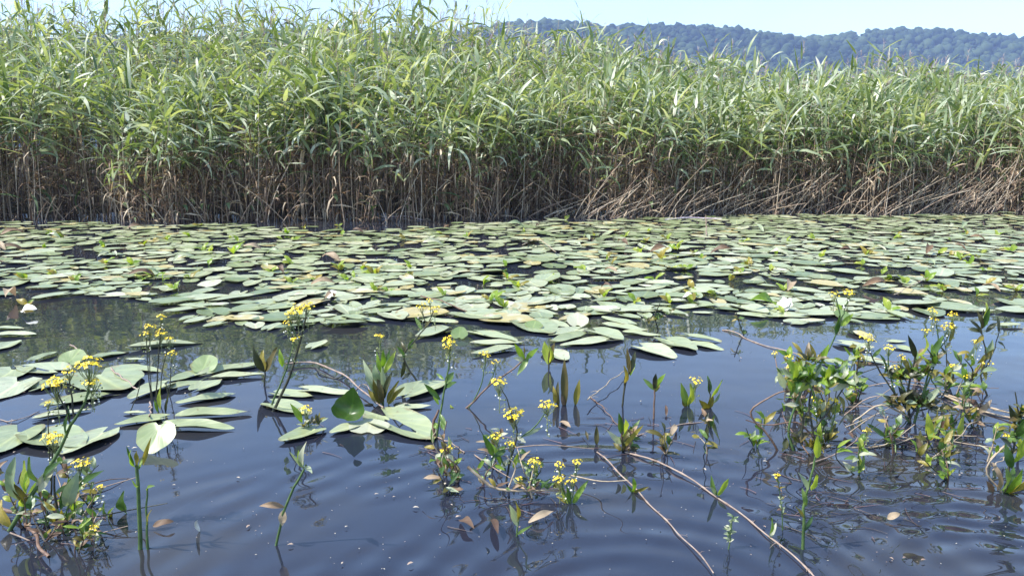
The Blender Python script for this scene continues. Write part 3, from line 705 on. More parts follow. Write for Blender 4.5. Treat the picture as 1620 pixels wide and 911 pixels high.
# ------------------------------------------------------------------ small shoots and dead leaves between the pads
def simple_leaf(name, label, cat, A, Bp, width, mat, group=None, arch=0.12, normal=(0.1, -0.55, 0.83), fold=0.25, tint=None, parent=None, origin=None, wave=0.1):
    v, q, l = leaf_ab(A, Bp, width, arch, normal, fold=fold, tint=random.random() if tint is None else tint, wave=wave)
    gg = Geo(); gg.add(v, q, None, l)
    o = gg.build(name, M[mat], parent, A if origin is None else origin)
    if not parent: tag(o, label, cat, group)
    return o
SPR = [(240, 384), (370, 402), (367, 378), (245, 440), (258, 444), (277, 459), (460, 419), (430, 432), (482, 363), (45, 484), (40, 443), (595, 462), (650, 425), (648, 440), (740, 375),
       (895, 348), (1015, 400), (1070, 396), (1045, 410), (925, 428), (870, 440), (800, 422), (775, 478), (1175, 384), (1110, 412), (1155, 445), (1220, 430), (1245, 384), (1288, 380), (1305, 340),
       (1395, 434), (1520, 412), (1528, 372), (1600, 398), (1485, 402), (1505, 383), (1095, 460), (1240, 460), (1330, 500), (1430, 450), (1560, 450), (640, 380), (700, 372), (830, 368), (560, 440),
       (960, 410), (1020, 385), (1340, 395), (1420, 372), (120, 447), (165, 392), (100, 378), (330, 420), (1180, 420), (1545, 470), (1465, 445), (300, 375), (210, 420)]
while len(SPR) < 125:
    a, b = rp.uniform(0, 1620), rp.uniform(356, 500)
    if b < mat_edge(a) - 4: SPR.append((a, b))
for i, (px, py) in enumerate(SPR):
    p = W(px, py); s = mpp(p)
    root = empty('shoot', p, 'little bright yellow-green leaf shoot sticking up between the pads of the mat', 'shoot', 'bright shoots in the lily pad mat')
    big = 1.5 if i in (1, 16, 17, 18, 33) else 1.0
    for k in range(random.choice([2, 3, 3, 4])):
        a = random.uniform(0, 6.28); L = random.uniform(0.05, 0.11) * big
        e = random.uniform(0.2, 1.0)
        b = p + np.array([math.cos(a) * math.cos(e), math.sin(a) * math.cos(e), math.sin(e)]) * L
        simple_leaf('leaf', None, None, p + np.array([0, 0, 0.004]), b, L * random.uniform(0.35, 0.5), random.choice(['leaf_bright', 'leaf_bright', 'leaf_bright', 'leaf_olive']), normal=(random.uniform(-.4, .4), -0.5, 0.9), parent=root, origin=p, tint=random.uniform(0.4, 1.0))
for i in range(46):
    px = random.uniform(0, 1620); py = random.uniform(356, 470)
    if py > mat_edge(px): py = 400
    p = W(px, py, 0.03); a = random.uniform(0, 6.28); L = random.uniform(0.1, 0.24)
    simple_leaf('dead_leaf', 'curled brown dead leaf lying on the lily pads of the mat', 'dead leaf', p, p + np.array([math.cos(a), math.sin(a), random.uniform(-0.05, 0.25)]) * L, L * 0.28, random.choice(['leaf_dead', 'leaf_dead', 'leaf_pale']), 'dead leaves on the lily pad mat', arch=0.2, fold=0.5)

# ------------------------------------------------------------------ emergent plants
class Plant:
    def __init__(s, name, label, cat, px, py, group=None):
        s.o = W(px, py); s.Y = s.o[1]; s.s = mpp(s.o)
        s.root = empty(name, s.o, label, cat, group)
    def P(s, px, py, dy=0.0): return V(px, py, s.Y + dy)
    def stem(s, pts, r0=2.0, r1=1.0, mat='stem_green', name='stem', wob=0.012):
        """pts: photo pixels, optionally with a depth offset in metres; radii in photo pixels"""
        P = [s.P(p[0], p[1], p[2] if len(p) > 2 else 0) for p in pts]
        ln = smooth_line(P)
        if len(ln) > 3: ln[1:-1] += np.random.default_rng(len(ln) + int(pts[0][0])).normal(0, wob * 0.25, (len(ln) - 2, 3)) * 0.3
        v, q, l = tubes(ln, np.linspace(r0, r1, len(ln)) * s.s * 0.78, 6); gg = Geo(); gg.add(v, q, None, l)
        gg.build(name, M[mat], s.root, s.o); return s
    def leaf(s, ax, ay, bx_, by_, w, mat='leaf_green', dy=None, arch=None, da=0.0, fold=None, tint=None):
        A = s.P(ax, ay, da); Bp = s.P(bx_, by_, (random.uniform(-0.05, 0.03) if dy is None else dy) + da)
        n = (random.uniform(-0.5, 0.5), -0.75, random.uniform(0.2, 0.9))
        simple_leaf('leaf', None, None, A, Bp, w * s.s, mat, arch=random.uniform(-0.05, 0.16) if arch is None else arch, normal=n,
                    fold=random.uniform(0.15, 0.5) if fold is None else fold, parent=s.root, origin=s.o, tint=tint)
        return s
    def flower(s, px, py, size, dy=0.0, pods=True):
        """a domed head of small four-petalled yellow flowers on stalks"""
        size *= 1.08; c = s.P(px, py, dy); r = size * 0.5 * s.s; gg = Geo()
        n = int(np.clip(size * 0.95, 7, 26)); foot = c - np.array([0, 0, r * 1.5])
        for k in range(n):
            a = k * 2.4; rr = math.sqrt((k + 0.5) / n) * r
            fp = c + np.array([math.cos(a) * rr, math.sin(a) * rr, 0.6 * (r - rr) + random.uniform(-0.38, 0.3) * r])
            fp = fp + np.array([random.uniform(-.25, .25), random.uniform(-.25, .25), 0]) * r
            nrml = nrm(np.array([math.cos(a) * rr / r * 0.8 + random.uniform(-.3, .3), math.sin(a) * rr / r * 0.8 - 0.2, 0.9]))
            u = nrm(np.cross(nrml, [0.3, 0.5, 0.8])); w = np.cross(nrml, u)
            pr = random.uniform(0.17, 0.27) * r if size > 12 else 0.34 * r
            pr = max(pr, 0.0034)
            for m_ in range(4):
                b = m_ * math.pi / 2 + random.uniform(-.2, .2); d1 = u * math.cos(b) + w * math.sin(b); d2 = -u * math.sin(b) + w * math.cos(b)
                gg.add([fp, fp + d1 * pr * 0.6 + d2 * pr * 0.42 + nrml * pr * 0.25, fp + d1 * pr * 1.1 + nrml * pr * random.uniform(0.0, .5), fp + d1 * pr * 0.6 - d2 * pr * 0.42 + nrml * pr * 0.25], [(0, 1, 2, 3)], mi=0)
            v, q, l = tubes(np.array([foot + np.array([0, 0, random.uniform(-.4, .3) * r]), (foot + fp) / 2 + np.array([math.cos(a), math.sin(a), 0]) * rr * 0.18, fp]), [0.0007] * 3, 3); gg.add(v, q, None, l, 1)
        if pods and size > 11:
            for k in range(int(size * 0.5)):
                a = random.uniform(0, 6.28); z = random.uniform(1.5, 4.0) * r; d = np.array([math.cos(a), math.sin(a), random.uniform(0.0, .6)])
                p0 = c - np.array([0, 0, z]) ; p0[:2] += 0; p1 = p0 + d * r * random.uniform(0.5, 0.95)
                v, q, l = tubes(np.array([p0, (p0 + p1) / 2, p1]), [0.0006] * 3, 3); gg.add(v, q, None, l, 1)
                v, f, l = blobs(np.array([p1]), np.array([0.0024 + 0.0010 * random.random()]), np.array([1.0]), [0.5]); gg.add(v, None, f, l, random.choice([1, 1, 2]))
            v, q, l = tubes(np.array([c - np.array([0, 0, 4.0 * r]), c - np.array([0, 0, 2.5 * r]), foot]), [0.001] * 3, 4); gg.add(v, q, None, l, 1)
        gg.build('flower_head', [M['petal'], M['pedicel'], M['petal_white']], s.root, s.o); return s
    def along(s, pts, n, lpx, wpx, mats, up=0.4, tight=1.0):
        """n leaves growing along a line of photo pixels"""
        ln = smooth_line([s.P(p[0], p[1], p[2] if len(p) > 2 else 0) for p in pts])
        for k in range(n):
            p = ln[random.randint(1, len(ln) - 1)]; a = random.uniform(0, 6.28); e = random.gauss(up, 0.45)
            L = random.uniform(*lpx) * s.s
            b = p + np.array([math.cos(a) * math.cos(e), math.sin(a) * math.cos(e) * 0.8, math.sin(e)]) * L
            b[2] = max(b[2], 0.004)
            simple_leaf('leaf', None, None, p, b, random.uniform(*wpx) * s.s, random.choice(mats), arch=random.uniform(-0.05, 0.25), normal=(random.uniform(-.5, .5), -0.5, 0.8), fold=random.uniform(0.1, 0.5), parent=s.root, origin=s.o)
        return s

G_, Bt, D_, O_, Pl, X_ = 'leaf_green', 'leaf_bright', 'leaf_dark', 'leaf_olive', 'leaf_pale', 'leaf_dead'
CR = 'yellow cress'
p = Plant('yellow_cress', 'tall yellow cress leaning out of the lower left corner with four flower heads', CR, 18, 838)
p.stem([(8, 850), (55, 775), (88, 722), (112, 672), (133, 640), (141, 606), (140, 584)], 5.0, 1.6).stem([(112, 672), (102, 642), (88, 614)], 2, 1.2, 'stem_dark').stem([(118, 660), (113, 622), (109, 590)], 2, 1.2, 'stem_dark').stem([(136, 630), (143, 618), (145, 609)], 1.5, 1)
p.flower(88, 608, 30).flower(109, 586, 18).flower(140, 578, 34).flower(145, 605, 22)
p.leaf(107, 692, 107, 655, 10, G_).leaf(110, 668, 108, 640, 6, G_).leaf(30, 790, 24, 722, 22, Pl).leaf(40, 782, 38, 728, 18, Bt).leaf(42, 780, 48, 742, 15, Bt).leaf(62, 765, 46, 722, 14, G_).leaf(60, 778, 92, 732, 16, Pl).leaf(45, 800, 14, 760, 13, O_).leaf(70, 760, 100, 728, 12, G_).leaf(20, 835, 2, 790, 16, O_).leaf(30, 820, 58, 760, 14, Bt)
p = Plant('yellow_cress', 'slender yellow cress with one ragged head behind the left corner stem', CR, 80, 800)
p.stem([(80, 803), (82, 750), (84, 700)], 2.2, 1.2, 'stem_dark').stem([(80, 760), (77, 700), (76, 642)], 1.5, .9, 'stem_dark').flower(84, 692, 28).flower(76, 638, 10).leaf(82, 790, 60, 770, 8, G_)
p = Plant('yellow_cress', 'low cress with twin orange-yellow heads and broad silvery leaf at lower left', CR, 94, 838)
p.stem([(96, 842), (108, 800), (122, 765), (130, 738)], 2.5, 1.2).stem([(92, 838), (88, 790), (86, 752)], 3, 1.8, 'stem_dark')
p.flower(124, 733, 17).flower(136, 731, 19).leaf(106, 800, 124, 745, 22, Pl, fold=.15).leaf(124, 770, 166, 743, 10, G_).leaf(92, 812, 66, 793, 9, Pl).leaf(96, 805, 112, 756, 12, G_).leaf(92, 830, 122, 806, 10, Bt).leaf(90, 825, 70, 815, 9, O_).leaf(88, 780, 108, 765, 7, G_)
p = Plant('yellow_cress', 'thin-stemmed cress group with five small heads over the left pads', CR, 246, 632)
for (x, y) in ((231, 530), (236, 519), (254, 530), (268, 539), (255, 503)): p.stem([(246 + (x - 250) * .3, 634), (246 + (x - 250) * .6, 590), (x, y)], 1.2, .8, 'stem_dark')
p.flower(231, 528, 14).flower(236, 517, 17).flower(254, 528, 18).flower(268, 537, 15).flower(255, 501, 11)
p = Plant('yellow_cress', 'single-headed thin cress left of the round upturned pad', CR, 268, 622)
p.stem([(268, 625), (270, 590), (272, 563)], 1.1, .8, 'stem_dark').flower(272, 560, 15)
p = Plant('water_plant', 'short green shoot with dark stems beside the pointed pad at left', 'water plant', 254, 652)
p.leaf(254, 650, 254, 610, 9, Bt).leaf(262, 655, 268, 620, 6, D_).leaf(250, 652, 244, 632, 5, G_).stem([(262, 655), (266, 628), (262, 605)], 1.2, .8, 'stem_dark').stem([(205, 652), (216, 628), (222, 600)], 1.2, .8, 'stem_dark')
p = Plant('yellow_cress', 'tallest yellow cress with a cluster of bright heads left of centre', CR, 432, 650)
p.stem([(431, 653), (455, 603), (471, 555), (481, 515), (485, 490)], 3.2, 1.6, 'stem_dark').stem([(430, 640), (452, 585), (466, 541)], 2.2, 1.2).stem([(480, 520), (474, 505), (470, 496)], 1.4, 1).stem([(474, 545), (464, 520), (457, 503)], 1.2, .9)
p.stem([(465, 545), (458, 528), (455, 515)], 1, .8)
p.flower(471, 492, 26).flower(486, 483, 19).flower(459, 497, 17).flower(455, 511, 14).flower(468, 536, 17).leaf(447, 580, 442, 552, 8, Bt).leaf(456, 600, 470, 588, 6, Pl)
WP = 'water plant'
p = Plant('water_plant', 'dark brown three-leaved shoot left of the tall cress', WP, 418, 610)
p.stem([(418, 613), (419, 585)], 2.2, 1.6, 'stem_dark').leaf(418, 588, 400, 546, 12, D_, tint=.2).leaf(419, 586, 416, 553, 13, O_).leaf(420, 588, 438, 549, 13, D_, tint=.9)
p = Plant('water_plant', 'olive and yellow leaf rosette with one small flower in the centre left', WP, 606, 640)
p.stem([(606, 643), (607, 600), (604, 565), (601, 538)], 2.4, 1, 'stem_green').flower(600, 532, 15)
for a in ((601, 640, 590, 598, 10, O_), (605, 640, 597, 588, 10, D_), (612, 638, 631, 602, 11, O_), (614, 640, 640, 612, 10, O_), (604, 636, 574, 568, 13, Pl), (600, 605, 592, 575, 12, Pl), (608, 630, 622, 585, 9, D_), (600, 640, 582, 615, 9, O_),
          (605, 592, 596, 556, 8, Bt), (608, 590, 626, 555, 9, Bt), (610, 575, 618, 550, 7, G_), (606, 580, 606, 552, 8, Bt), (604, 600, 612, 566, 9, Pl), (609, 618, 604, 580, 9, Pl), (596, 645, 575, 640, 9, D_), (616, 646, 648, 638, 10, D_), (610, 650, 640, 660, 9, G_), (604, 652, 614, 668, 10, G_), (598, 625, 578, 600, 8, Pl)): p.leaf(*a)
v = W(552, 672)
v_, q_, t_, l_ = pad_arrays(0.105, 0.12, 0.3, 0.9, 0.05, 0.2, 0.2, roll=0.4)
gg = Geo(); gg.add(rot_pad(v_, R(70), R(-48), R(90), v + np.array([0, 0.03, 0.04])), q_, t_, l_)
tag(gg.build('curled_leaf', M['leaf_green'], None, v), 'cupped deep green curled leaf left of the olive rosette', 'leaf')
p = Plant('yellow_cress', 'upright yellow cress rising from a brown knob right of the rosette', CR, 690, 692)
p.stem([(690, 698), (697, 650), (706, 600), (711, 572), (712, 548)], 2.6, 1.1).stem([(688, 692), (686, 670), (694, 648)], 4.5, 2.0, 'stem_brown', 'stem_base')
p.flower(711, 541, 22).flower(707, 550, 12).leaf(705, 606, 718, 588, 11, G_).leaf(706, 612, 722, 604, 9, G_).leaf(696, 632, 670, 606, 9, G_).leaf(694, 640, 684, 618, 6, Bt).leaf(702, 600, 690, 590, 5, Bt)
p = Plant('yellow_cress', 'dark forked cress with three small heads behind the centre', CR, 664, 610)
p.stem([(666, 612), (650, 588), (639, 563), (655, 540), (676, 514), (686, 492)], 2.4, 1.0, 'stem_dark').stem([(676, 514), (670, 500), (668, 488)], 1.2, .8, 'stem_dark').stem([(682, 500), (680, 480)], 1, .7)
p.flower(668, 484, 15).flower(688, 489, 16).flower(680, 475, 9).leaf(640, 566, 628, 548, 7, G_).leaf(642, 562, 634, 540, 6, D_).leaf(644, 560, 628, 562, 6, Pl).leaf(646, 552, 655, 535, 7, G_).leaf(640, 570, 634, 598, 7, D_).leaf(650, 590, 636, 600, 7, D_).leaf(668, 522, 656, 500, 6, G_).leaf(672, 518, 684, 506, 6, D_)
p = Plant('yellow_cress', 'creeping cress stem with two small heads and bright tip leaves in the centre', CR, 745, 645)
p.stem([(698, 672), (742, 642), (775, 608), (806, 588), (832, 566)], 2.2, 1.4, 'stem_brown').stem([(715, 672), (745, 640), (762, 605), (768, 566)], 1.6, .9, 'stem_green').stem([(772, 610), (781, 590), (784, 577)], 1.2, .8)
p.flower(768, 560, 16).flower(784, 573, 13).leaf(830, 570, 814, 543, 9, Bt).leaf(832, 568, 852, 550, 9, Bt).leaf(830, 562, 829, 543, 6, D_).leaf(836, 566, 818, 594, 9, G_).leaf(828, 570, 812, 566, 8, Pl).leaf(722, 655, 712, 640, 7, Bt).leaf(738, 655, 752, 648, 6, G_).leaf(760, 655, 748, 664, 6, Bt)
p = Plant('yellow_cress', 'branching yellow cress with big heads right of the creeping stem', CR, 800, 760)
p.stem([(800, 765), (808, 725), (818, 690), (814, 662)], 2.4, 1.4, 'stem_dark').stem([(812, 660), (801, 630), (792, 612)], 1.6, 1, 'stem_dark').stem([(818, 695), (845, 676), (866, 648)], 1.6, 1, 'stem_green').stem([(800, 745), (790, 715), (785, 696)], 1.8, 1.1).stem([(804, 735), (810, 718), (808, 707)], 1.4, 1)
p.flower(790, 605, 23).flower(813, 654, 28).flower(866, 641, 23).flower(785, 690, 18).flower(808, 702, 15).leaf(800, 712, 778, 724, 9, G_).leaf(806, 726, 790, 745, 9, Pl).leaf(780, 720, 763, 686, 10, G_).leaf(826, 690, 858, 676, 7, Pl).leaf(812, 668, 800, 656, 8, D_).leaf(792, 735, 776, 700, 9, Bt).leaf(812, 740, 820, 715, 7, Bt).leaf(818, 690, 832, 700, 7, Pl)
p = Plant('yellow_cress', 'low cress with pale dead stalk tangle and one head near the ripples', CR, 842, 788)
p.stem([(845, 800), (838, 768), (846, 738)], 2.2, 1.2, 'stem_tan').stem([(838, 780), (826, 770), (822, 760)], 1.3, .9).flower(846, 732, 20).flower(822, 756, 10)
p.stem([(740, 738), (775, 768), (805, 775), (840, 775), (890, 775)], 3.4, 2, 'stem_tan', 'dead_stalk').stem([(805, 770), (815, 740), (800, 720)], 1.8, 1, 'stem_tan', 'dead_stalk').along([(770, 765), (800, 772), (845, 772), (885, 772)], 22, (10, 26), (4, 9), [X_, X_, Pl, O_, G_], 0.4)
p = Plant('yellow_cress', 'small cress with four heads and two long green blades near the ripples', CR, 902, 796)
for (x, y) in ((886, 764), (905, 762), (885, 739), (912, 734)): p.stem([(902, 800), (900 + (x - 900) * .5, 780), (x, y)], 1.3, .9)
p.flower(886, 758, 20).flower(905, 760, 14).flower(885, 735, 14).flower(912, 730, 14).leaf(906, 795, 931, 759, 9, Bt).leaf(898, 796, 888, 772, 8, Bt).leaf(902, 796, 896, 766, 7, G_).leaf(908, 796, 920, 775, 6, G_).leaf(900, 798, 880, 785, 7, O_)
p = Plant('water_plant', 'pale nodding bud on a short stem at the bottom centre', WP, 816, 848)
p.stem([(817, 852), (820, 815), (818, 798)], 1.8, 1.1).leaf(820, 832, 806, 798, 12, Pl).leaf(818, 826, 815, 792, 8, O_).leaf(818, 845, 842, 830, 5, G_)
p = Plant('water_plant', 'bright yellow-green shoot below the centre pads', WP, 868, 582)
p.stem([(868, 584), (868, 570)], 2, 1.5, 'stem_dark').leaf(868, 576, 861, 539, 14, Bt, tint=.9).leaf(870, 576, 878, 541, 10, D_).leaf(869, 574, 868, 545, 9, Bt)
p = Plant('water_plant', 'tall dark upright leaf with brown tip and smaller leaves in the centre', WP, 894, 640)
p.leaf(894, 642, 893, 566, 12, D_, dy=0, arch=.02, tint=.8).leaf(884, 643, 883, 603, 8, D_, dy=0).leaf(910, 641, 917, 600, 10, O_, dy=0).leaf(878, 638, 875, 610, 8, O_, dy=0).leaf(892, 643, 888, 620, 6, X_)
p = Plant('water_plant', 'forked dark shoot at the end of the straw-coloured stem', WP, 985, 642)
p.stem([(984, 645), (988, 615), (995, 588)], 2, 1.4, 'stem_dark').stem([(987, 622), (988, 600)], 1.6, 1.2, 'stem_dark').leaf(996, 592, 992, 549, 7, D_).leaf(996, 590, 1005, 556, 9, D_).leaf(997, 594, 1006, 575, 6, Bt).leaf(988, 606, 987, 578, 8, O_).leaf(989, 605, 992, 585, 6, D_)
p = Plant('water_plant', 'slim shoot with spread green leaves right of centre', WP, 1034, 662)
p.stem([(1033, 666), (1035, 640), (1036, 614)], 2, 1.5, 'stem_brown').leaf(1036, 617, 1017, 598, 7, G_).leaf(1036, 616, 1038, 590, 9, D_).leaf(1036, 616, 1054, 590, 8, Bt).leaf(1036, 620, 1042, 600, 8, O_)
p = Plant('yellow_cress', 'short bright cress with a single flower right of centre', CR, 1088, 642)
p.stem([(1089, 645), (1094, 622), (1100, 606)], 1.6, 1).flower(1101, 602, 17).leaf(1087, 642, 1077, 605, 11, G_).leaf(1088, 642, 1092, 606, 13, Bt, tint=.9).leaf(1089, 640, 1100, 612, 8, Bt).leaf(1085, 644, 1078, 630, 10, O_)
p = Plant('water_plant', 'olive shoot with a pale bud right of the single-flowered cress', WP, 1120, 644)
p.stem([(1121, 648), (1123, 625), (1122, 600)], 1.6, 1, 'stem_dark').leaf(1122, 622, 1119, 594, 8, G_).leaf(1124, 630, 1143, 600, 7, Bt).leaf(1120, 648, 1106, 632, 11, O_).leaf(1122, 646, 1128, 626, 9, O_).leaf(1124, 640, 1140, 618, 5, Pl)
p = Plant('water_plant', 'bushy shoot with a glowing leaf at the head of the two floating stems', WP, 986, 712)
p.stem([(986, 716), (984, 690), (984, 660)], 2.2, 1.4, 'stem_brown').leaf(985, 690, 989, 662, 13, Bt, tint=.9).leaf(983, 686, 979, 653, 10, G_).leaf(988, 706, 1018, 672, 8, O_).leaf(982, 702, 960, 680, 9, Pl).leaf(990, 712, 1000, 690, 8, X_).leaf(984, 714, 970, 700, 7, O_).leaf(986, 700, 996, 680, 8, O_).leaf(984, 715, 983, 695, 9, D_)
p = Plant('water_plant', 'tiny dark red-brown spike standing in the water near the centre', WP, 944, 702)
p.leaf(944, 704, 944, 673, 8, D_, tint=.7, dy=0).leaf(930, 696, 926, 680, 5, D_, da=.02)
p = Plant('water_plant', 'small green sprout on the left floating stem', WP, 1000, 778)
p.leaf(1000, 778, 1001, 754, 9, Bt).leaf(1002, 778, 1027, 769, 6, O_).leaf(999, 778, 990, 766, 5, G_)
p = Plant('water_plant', 'small green sprout on the right floating stem', WP, 1136, 784)
p.leaf(1134, 783, 1125, 751, 8, G_).leaf(1136, 783, 1153, 756, 10, Bt).leaf(1133, 782, 1122, 768, 6, Pl)
p = Plant('water_plant', 'two thick green stems with budding tops at lower left', WP, 222, 868)
p.stem([(222, 872), (220, 800), (216, 735)], 4.6, 3.2).stem([(234, 868), (232, 820), (233, 772)], 2.8, 1.8).leaf(226, 735, 239, 692, 7, O_).leaf(214, 738, 207, 712, 7, Bt).leaf(216, 736, 216, 712, 9, O_).leaf(220, 742, 230, 722, 5, Bt).leaf(233, 775, 246, 768, 6, G_).leaf(220, 768, 208, 758, 4, G_).leaf(212, 735, 200, 705, 5, G_).leaf(233, 830, 240, 805, 7, O_)
p = Plant('water_plant', 'plump green leaf bud standing at the bottom left', WP, 200, 812)
p.leaf(201, 812, 196, 776, 19, G_, dy=0.0, fold=.6).leaf(172, 822, 164, 795, 9, G_).leaf(172, 824, 182, 800, 6, Bt).stem([(168, 840), (174, 818)], 2, 1.5).leaf(170, 832, 178, 808, 7, O_)
p = Plant('water_plant', 'bent green stem with yellow buds and brown dead leaves below the small flower', WP, 438, 862)
p.stem([(436, 866), (452, 800), (478, 748), (484, 735)], 3.0, 2.0).leaf(480, 740, 485, 698, 11, Pl).leaf(478, 738, 472, 712, 9, Bt).leaf(482, 742, 458, 714, 5, Pl).leaf(482, 738, 494, 748, 9, Pl).leaf(450, 802, 410, 800, 10, X_, arch=.3).leaf(449, 806, 446, 832, 13, X_, tint=.9)
p = Plant('yellow_cress', 'low flower head over an olive tangle on the pads left of centre', CR, 488, 680)
p.stem([(490, 682), (488, 665), (484, 653)], 1.8, 1.1).flower(484, 648, 18).leaf(478, 668, 459, 638, 10, Bt).along([(475, 678), (490, 670), (505, 672)], 14, (10, 24), (4, 8), [O_, O_, Pl, D_], .5)
# the two tangles on the right
p = Plant('yellow_cress', 'tangled bright-leaved cress clump with the tall forked flower stem at right', CR, 1252, 712)
p.stem([(1235, 722), (1215, 688), (1187, 652), (1225, 624), (1255, 616)], 2.6, 1.4, 'stem_brown').stem([(1256, 714), (1248, 680), (1262, 632), (1292, 585), (1318, 540), (1330, 508), (1322, 470)], 2.8, 1, 'stem_green').stem([(1328, 515), (1336, 490), (1343, 468)], 1.4, .9)
p.stem([(1290, 720), (1286, 680), (1280, 640), (1290, 600)], 2.6, 1.5, 'stem_dark').stem([(1286, 690), (1260, 668), (1215, 672), (1180, 664)], 2, 1.2, 'stem_brown').stem([(1286, 680), (1310, 650), (1330, 620), (1345, 600)], 2, 1.2, 'stem_dark').stem([(1268, 705), (1270, 665), (1278, 650)], 2.4, 1.6, 'stem_dark').stem([(1310, 700), (1320, 660), (1326, 630)], 2, 1.2, 'stem_green')
p.flower(1343, 462, 16).flower(1320, 465, 13).flower(1318, 635, 19).flower(1295, 622, 13)
for a in ((1322, 530, 1328, 499, 10, G_), (1330, 516, 1350, 496, 9, Bt), (1300, 572, 1312, 544, 9, Bt), (1256, 603, 1246, 568, 18, Bt), (1264, 604, 1260, 572, 16, Bt), (1272, 602, 1292, 574, 15, Bt), (1256, 618, 1247, 602, 12, Bt), (1262, 618, 1294, 592, 15, Bt), (1242, 614, 1231, 588, 11, Pl),
          (1281, 642, 1279, 606, 13, G_), (1302, 608, 1312, 578, 12, Bt), (1306, 612, 1326, 596, 11, Bt), (1318, 618, 1352, 606, 10, Pl), (1298, 604, 1326, 584, 13, Pl), (1326, 625, 1334, 652, 9, O_), (1264, 640, 1238, 640, 8, Pl), (1285, 600, 1300, 574, 12, Pl), (1240, 650, 1236, 636, 6, Bt)): p.leaf(*a)
p.along([(1250, 600), (1285, 605), (1330, 600), (1350, 610)], 46, (18, 38), (9, 15), [Bt, Bt, G_, Pl], .4)
p.along([(1240, 580), (1270, 570), (1300, 575)], 20, (12, 24), (4, 9), [D_, G_, O_], .6)
p.along([(1235, 715), (1265, 700), (1290, 712), (1310, 695)], 26, (16, 34), (6, 11), [O_, D_, O_, G_], .7)
p = Plant('yellow_cress', 'dense dark-leaved cress clump with many small heads at far right', CR, 1445, 668)
for pts, r0, m in (([(1440, 672), (1436, 620), (1448, 560), (1440, 535)], 3, 'stem_dark'), ([(1446, 670), (1462, 615), (1478, 560), (1500, 522)], 2.6, 'stem_green'), ([(1438, 668), (1415, 620), (1405, 575), (1407, 552)], 2.2, 'stem_green'), ([(1440, 660), (1395, 640), (1360, 660), (1348, 672), (1360, 700)], 2.2, 'stem_tan'),
                   ([(1436, 650), (1400, 600), (1378, 560), (1374, 540)], 2, 'stem_dark'), ([(1450, 650), (1470, 600), (1485, 545), (1476, 496)], 1.8, 'stem_green'), ([(1444, 640), (1424, 600), (1427, 568)], 1.6, 'stem_green'), ([(1478, 560), (1498, 535), (1508, 502)], 1.4, 'stem_green'), ([(1448, 650), (1480, 640), (1500, 610)], 2, 'stem_dark')):
    p.stem(pts, r0, 1.0, m)
for f in ((1374, 535, 19), (1407, 550, 16), (1427, 565, 12), (1415, 580, 15), (1476, 492, 14), (1478, 506, 12), (1508, 498, 15), (1500, 518, 19), (1466, 524, 10)): p.flower(*f)
for a in ((1448, 565, 1436, 529, 9, D_), (1452, 562, 1462, 530, 14, Bt), (1472, 566, 1492, 530, 10, G_), (1502, 540, 1506, 505, 9, O_), (1440, 590, 1424, 560, 9, O_), (1452, 600, 1470, 575, 13, Bt), (1400, 590, 1392, 560, 8, G_), (1412, 600, 1432, 582, 9, Bt), (1380, 565, 1395, 550, 6, G_), (1460, 640, 1490, 610, 10, Pl),
          (1440, 640, 1420, 610, 10, D_), (1446, 650, 1438, 615, 11, D_), (1450, 645, 1470, 615, 10, G_)): p.leaf(*a)
p.along([(1395, 590), (1430, 600), (1460, 590), (1480, 570)], 58, (14, 34), (6, 12), [G_, D_, Bt, Pl, O_, D_], .5)
p.along([(1400, 640), (1430, 640), (1460, 640), (1480, 650)], 56, (14, 36), (6, 11), [D_, D_, O_, G_, Pl], .3)
p = Plant('water_plant', 'dark olive upright leaf on its own between the right clump and edge', WP, 1500, 612)
p.leaf(1500, 614, 1497, 568, 10, D_, tint=.8, dy=0).leaf(1499, 612, 1504, 580, 7, O_).stem([(1500, 614), (1497, 560), (1493, 535)], 1.3, .8, 'stem_dark').leaf(1496, 560, 1488, 548, 5, D_).leaf(1496, 550, 1504, 540, 5, D_).leaf(1497, 590, 1520, 572, 6, Pl)
p = Plant('yellow_cress', 'thin dark cress with sparse leaves and two heads near the right edge', CR, 1562, 625)
p.stem([(1563, 628), (1552, 595), (1560, 560), (1552, 520), (1556, 490)], 2, .9, 'stem_dark').stem([(1555, 590), (1570, 560), (1582, 520)], 1.5, .8, 'stem_dark').flower(1546, 540, 15).flower(1562, 574, 14)
for a in ((1554, 520, 1545, 492, 8, D_), (1556, 518, 1566, 486, 8, G_), (1552, 525, 1530, 520, 7, D_), (1553, 528, 1534, 506, 8, D_), (1556, 530, 1540, 545, 7, O_), (1560, 525, 1578, 510, 8, D_), (1580, 525, 1578, 500, 6, D_), (1556, 505, 1560, 478, 7, Bt), (1558, 570, 1572, 552, 8, O_), (1560, 560, 1546, 575, 7, O_), (1560, 600, 1552, 572, 8, O_), (1578, 540, 1590, 552, 5, D_), (1562, 515, 1550, 500, 9, Pl)): p.leaf(*a)
p = Plant('water_plant', 'glowing green leaf shoot in the water below the right clump', WP, 1404, 706)
p.leaf(1405, 706, 1403, 664, 13, Bt).leaf(1402, 704, 1410, 672, 9, G_).leaf(1400, 690, 1372, 670, 9, G_).leaf(1405, 680, 1426, 668, 5, Pl).leaf(1404, 710, 1398, 690, 9, D_)
p = Plant('water_plant', 'yellow-leaved shoot with a dark brown spike below the right clump', WP, 1462, 712)
p.leaf(1470, 690, 1467, 652, 13, Bt, tint=1.).leaf(1470, 694, 1490, 662, 6, Pl).leaf(1454, 714, 1456, 680, 9, D_).leaf(1466, 695, 1445, 690, 8, O_).leaf(1456, 714, 1474, 700, 6, Bt).stem([(1464, 716), (1470, 690)], 1.6, 1.2, 'stem_brown').leaf(1458, 714, 1450, 690, 7, X_)
p = Plant('water_plant', 'small round-leaved sprout on the slanting straw at lower right', WP, 1490, 722)
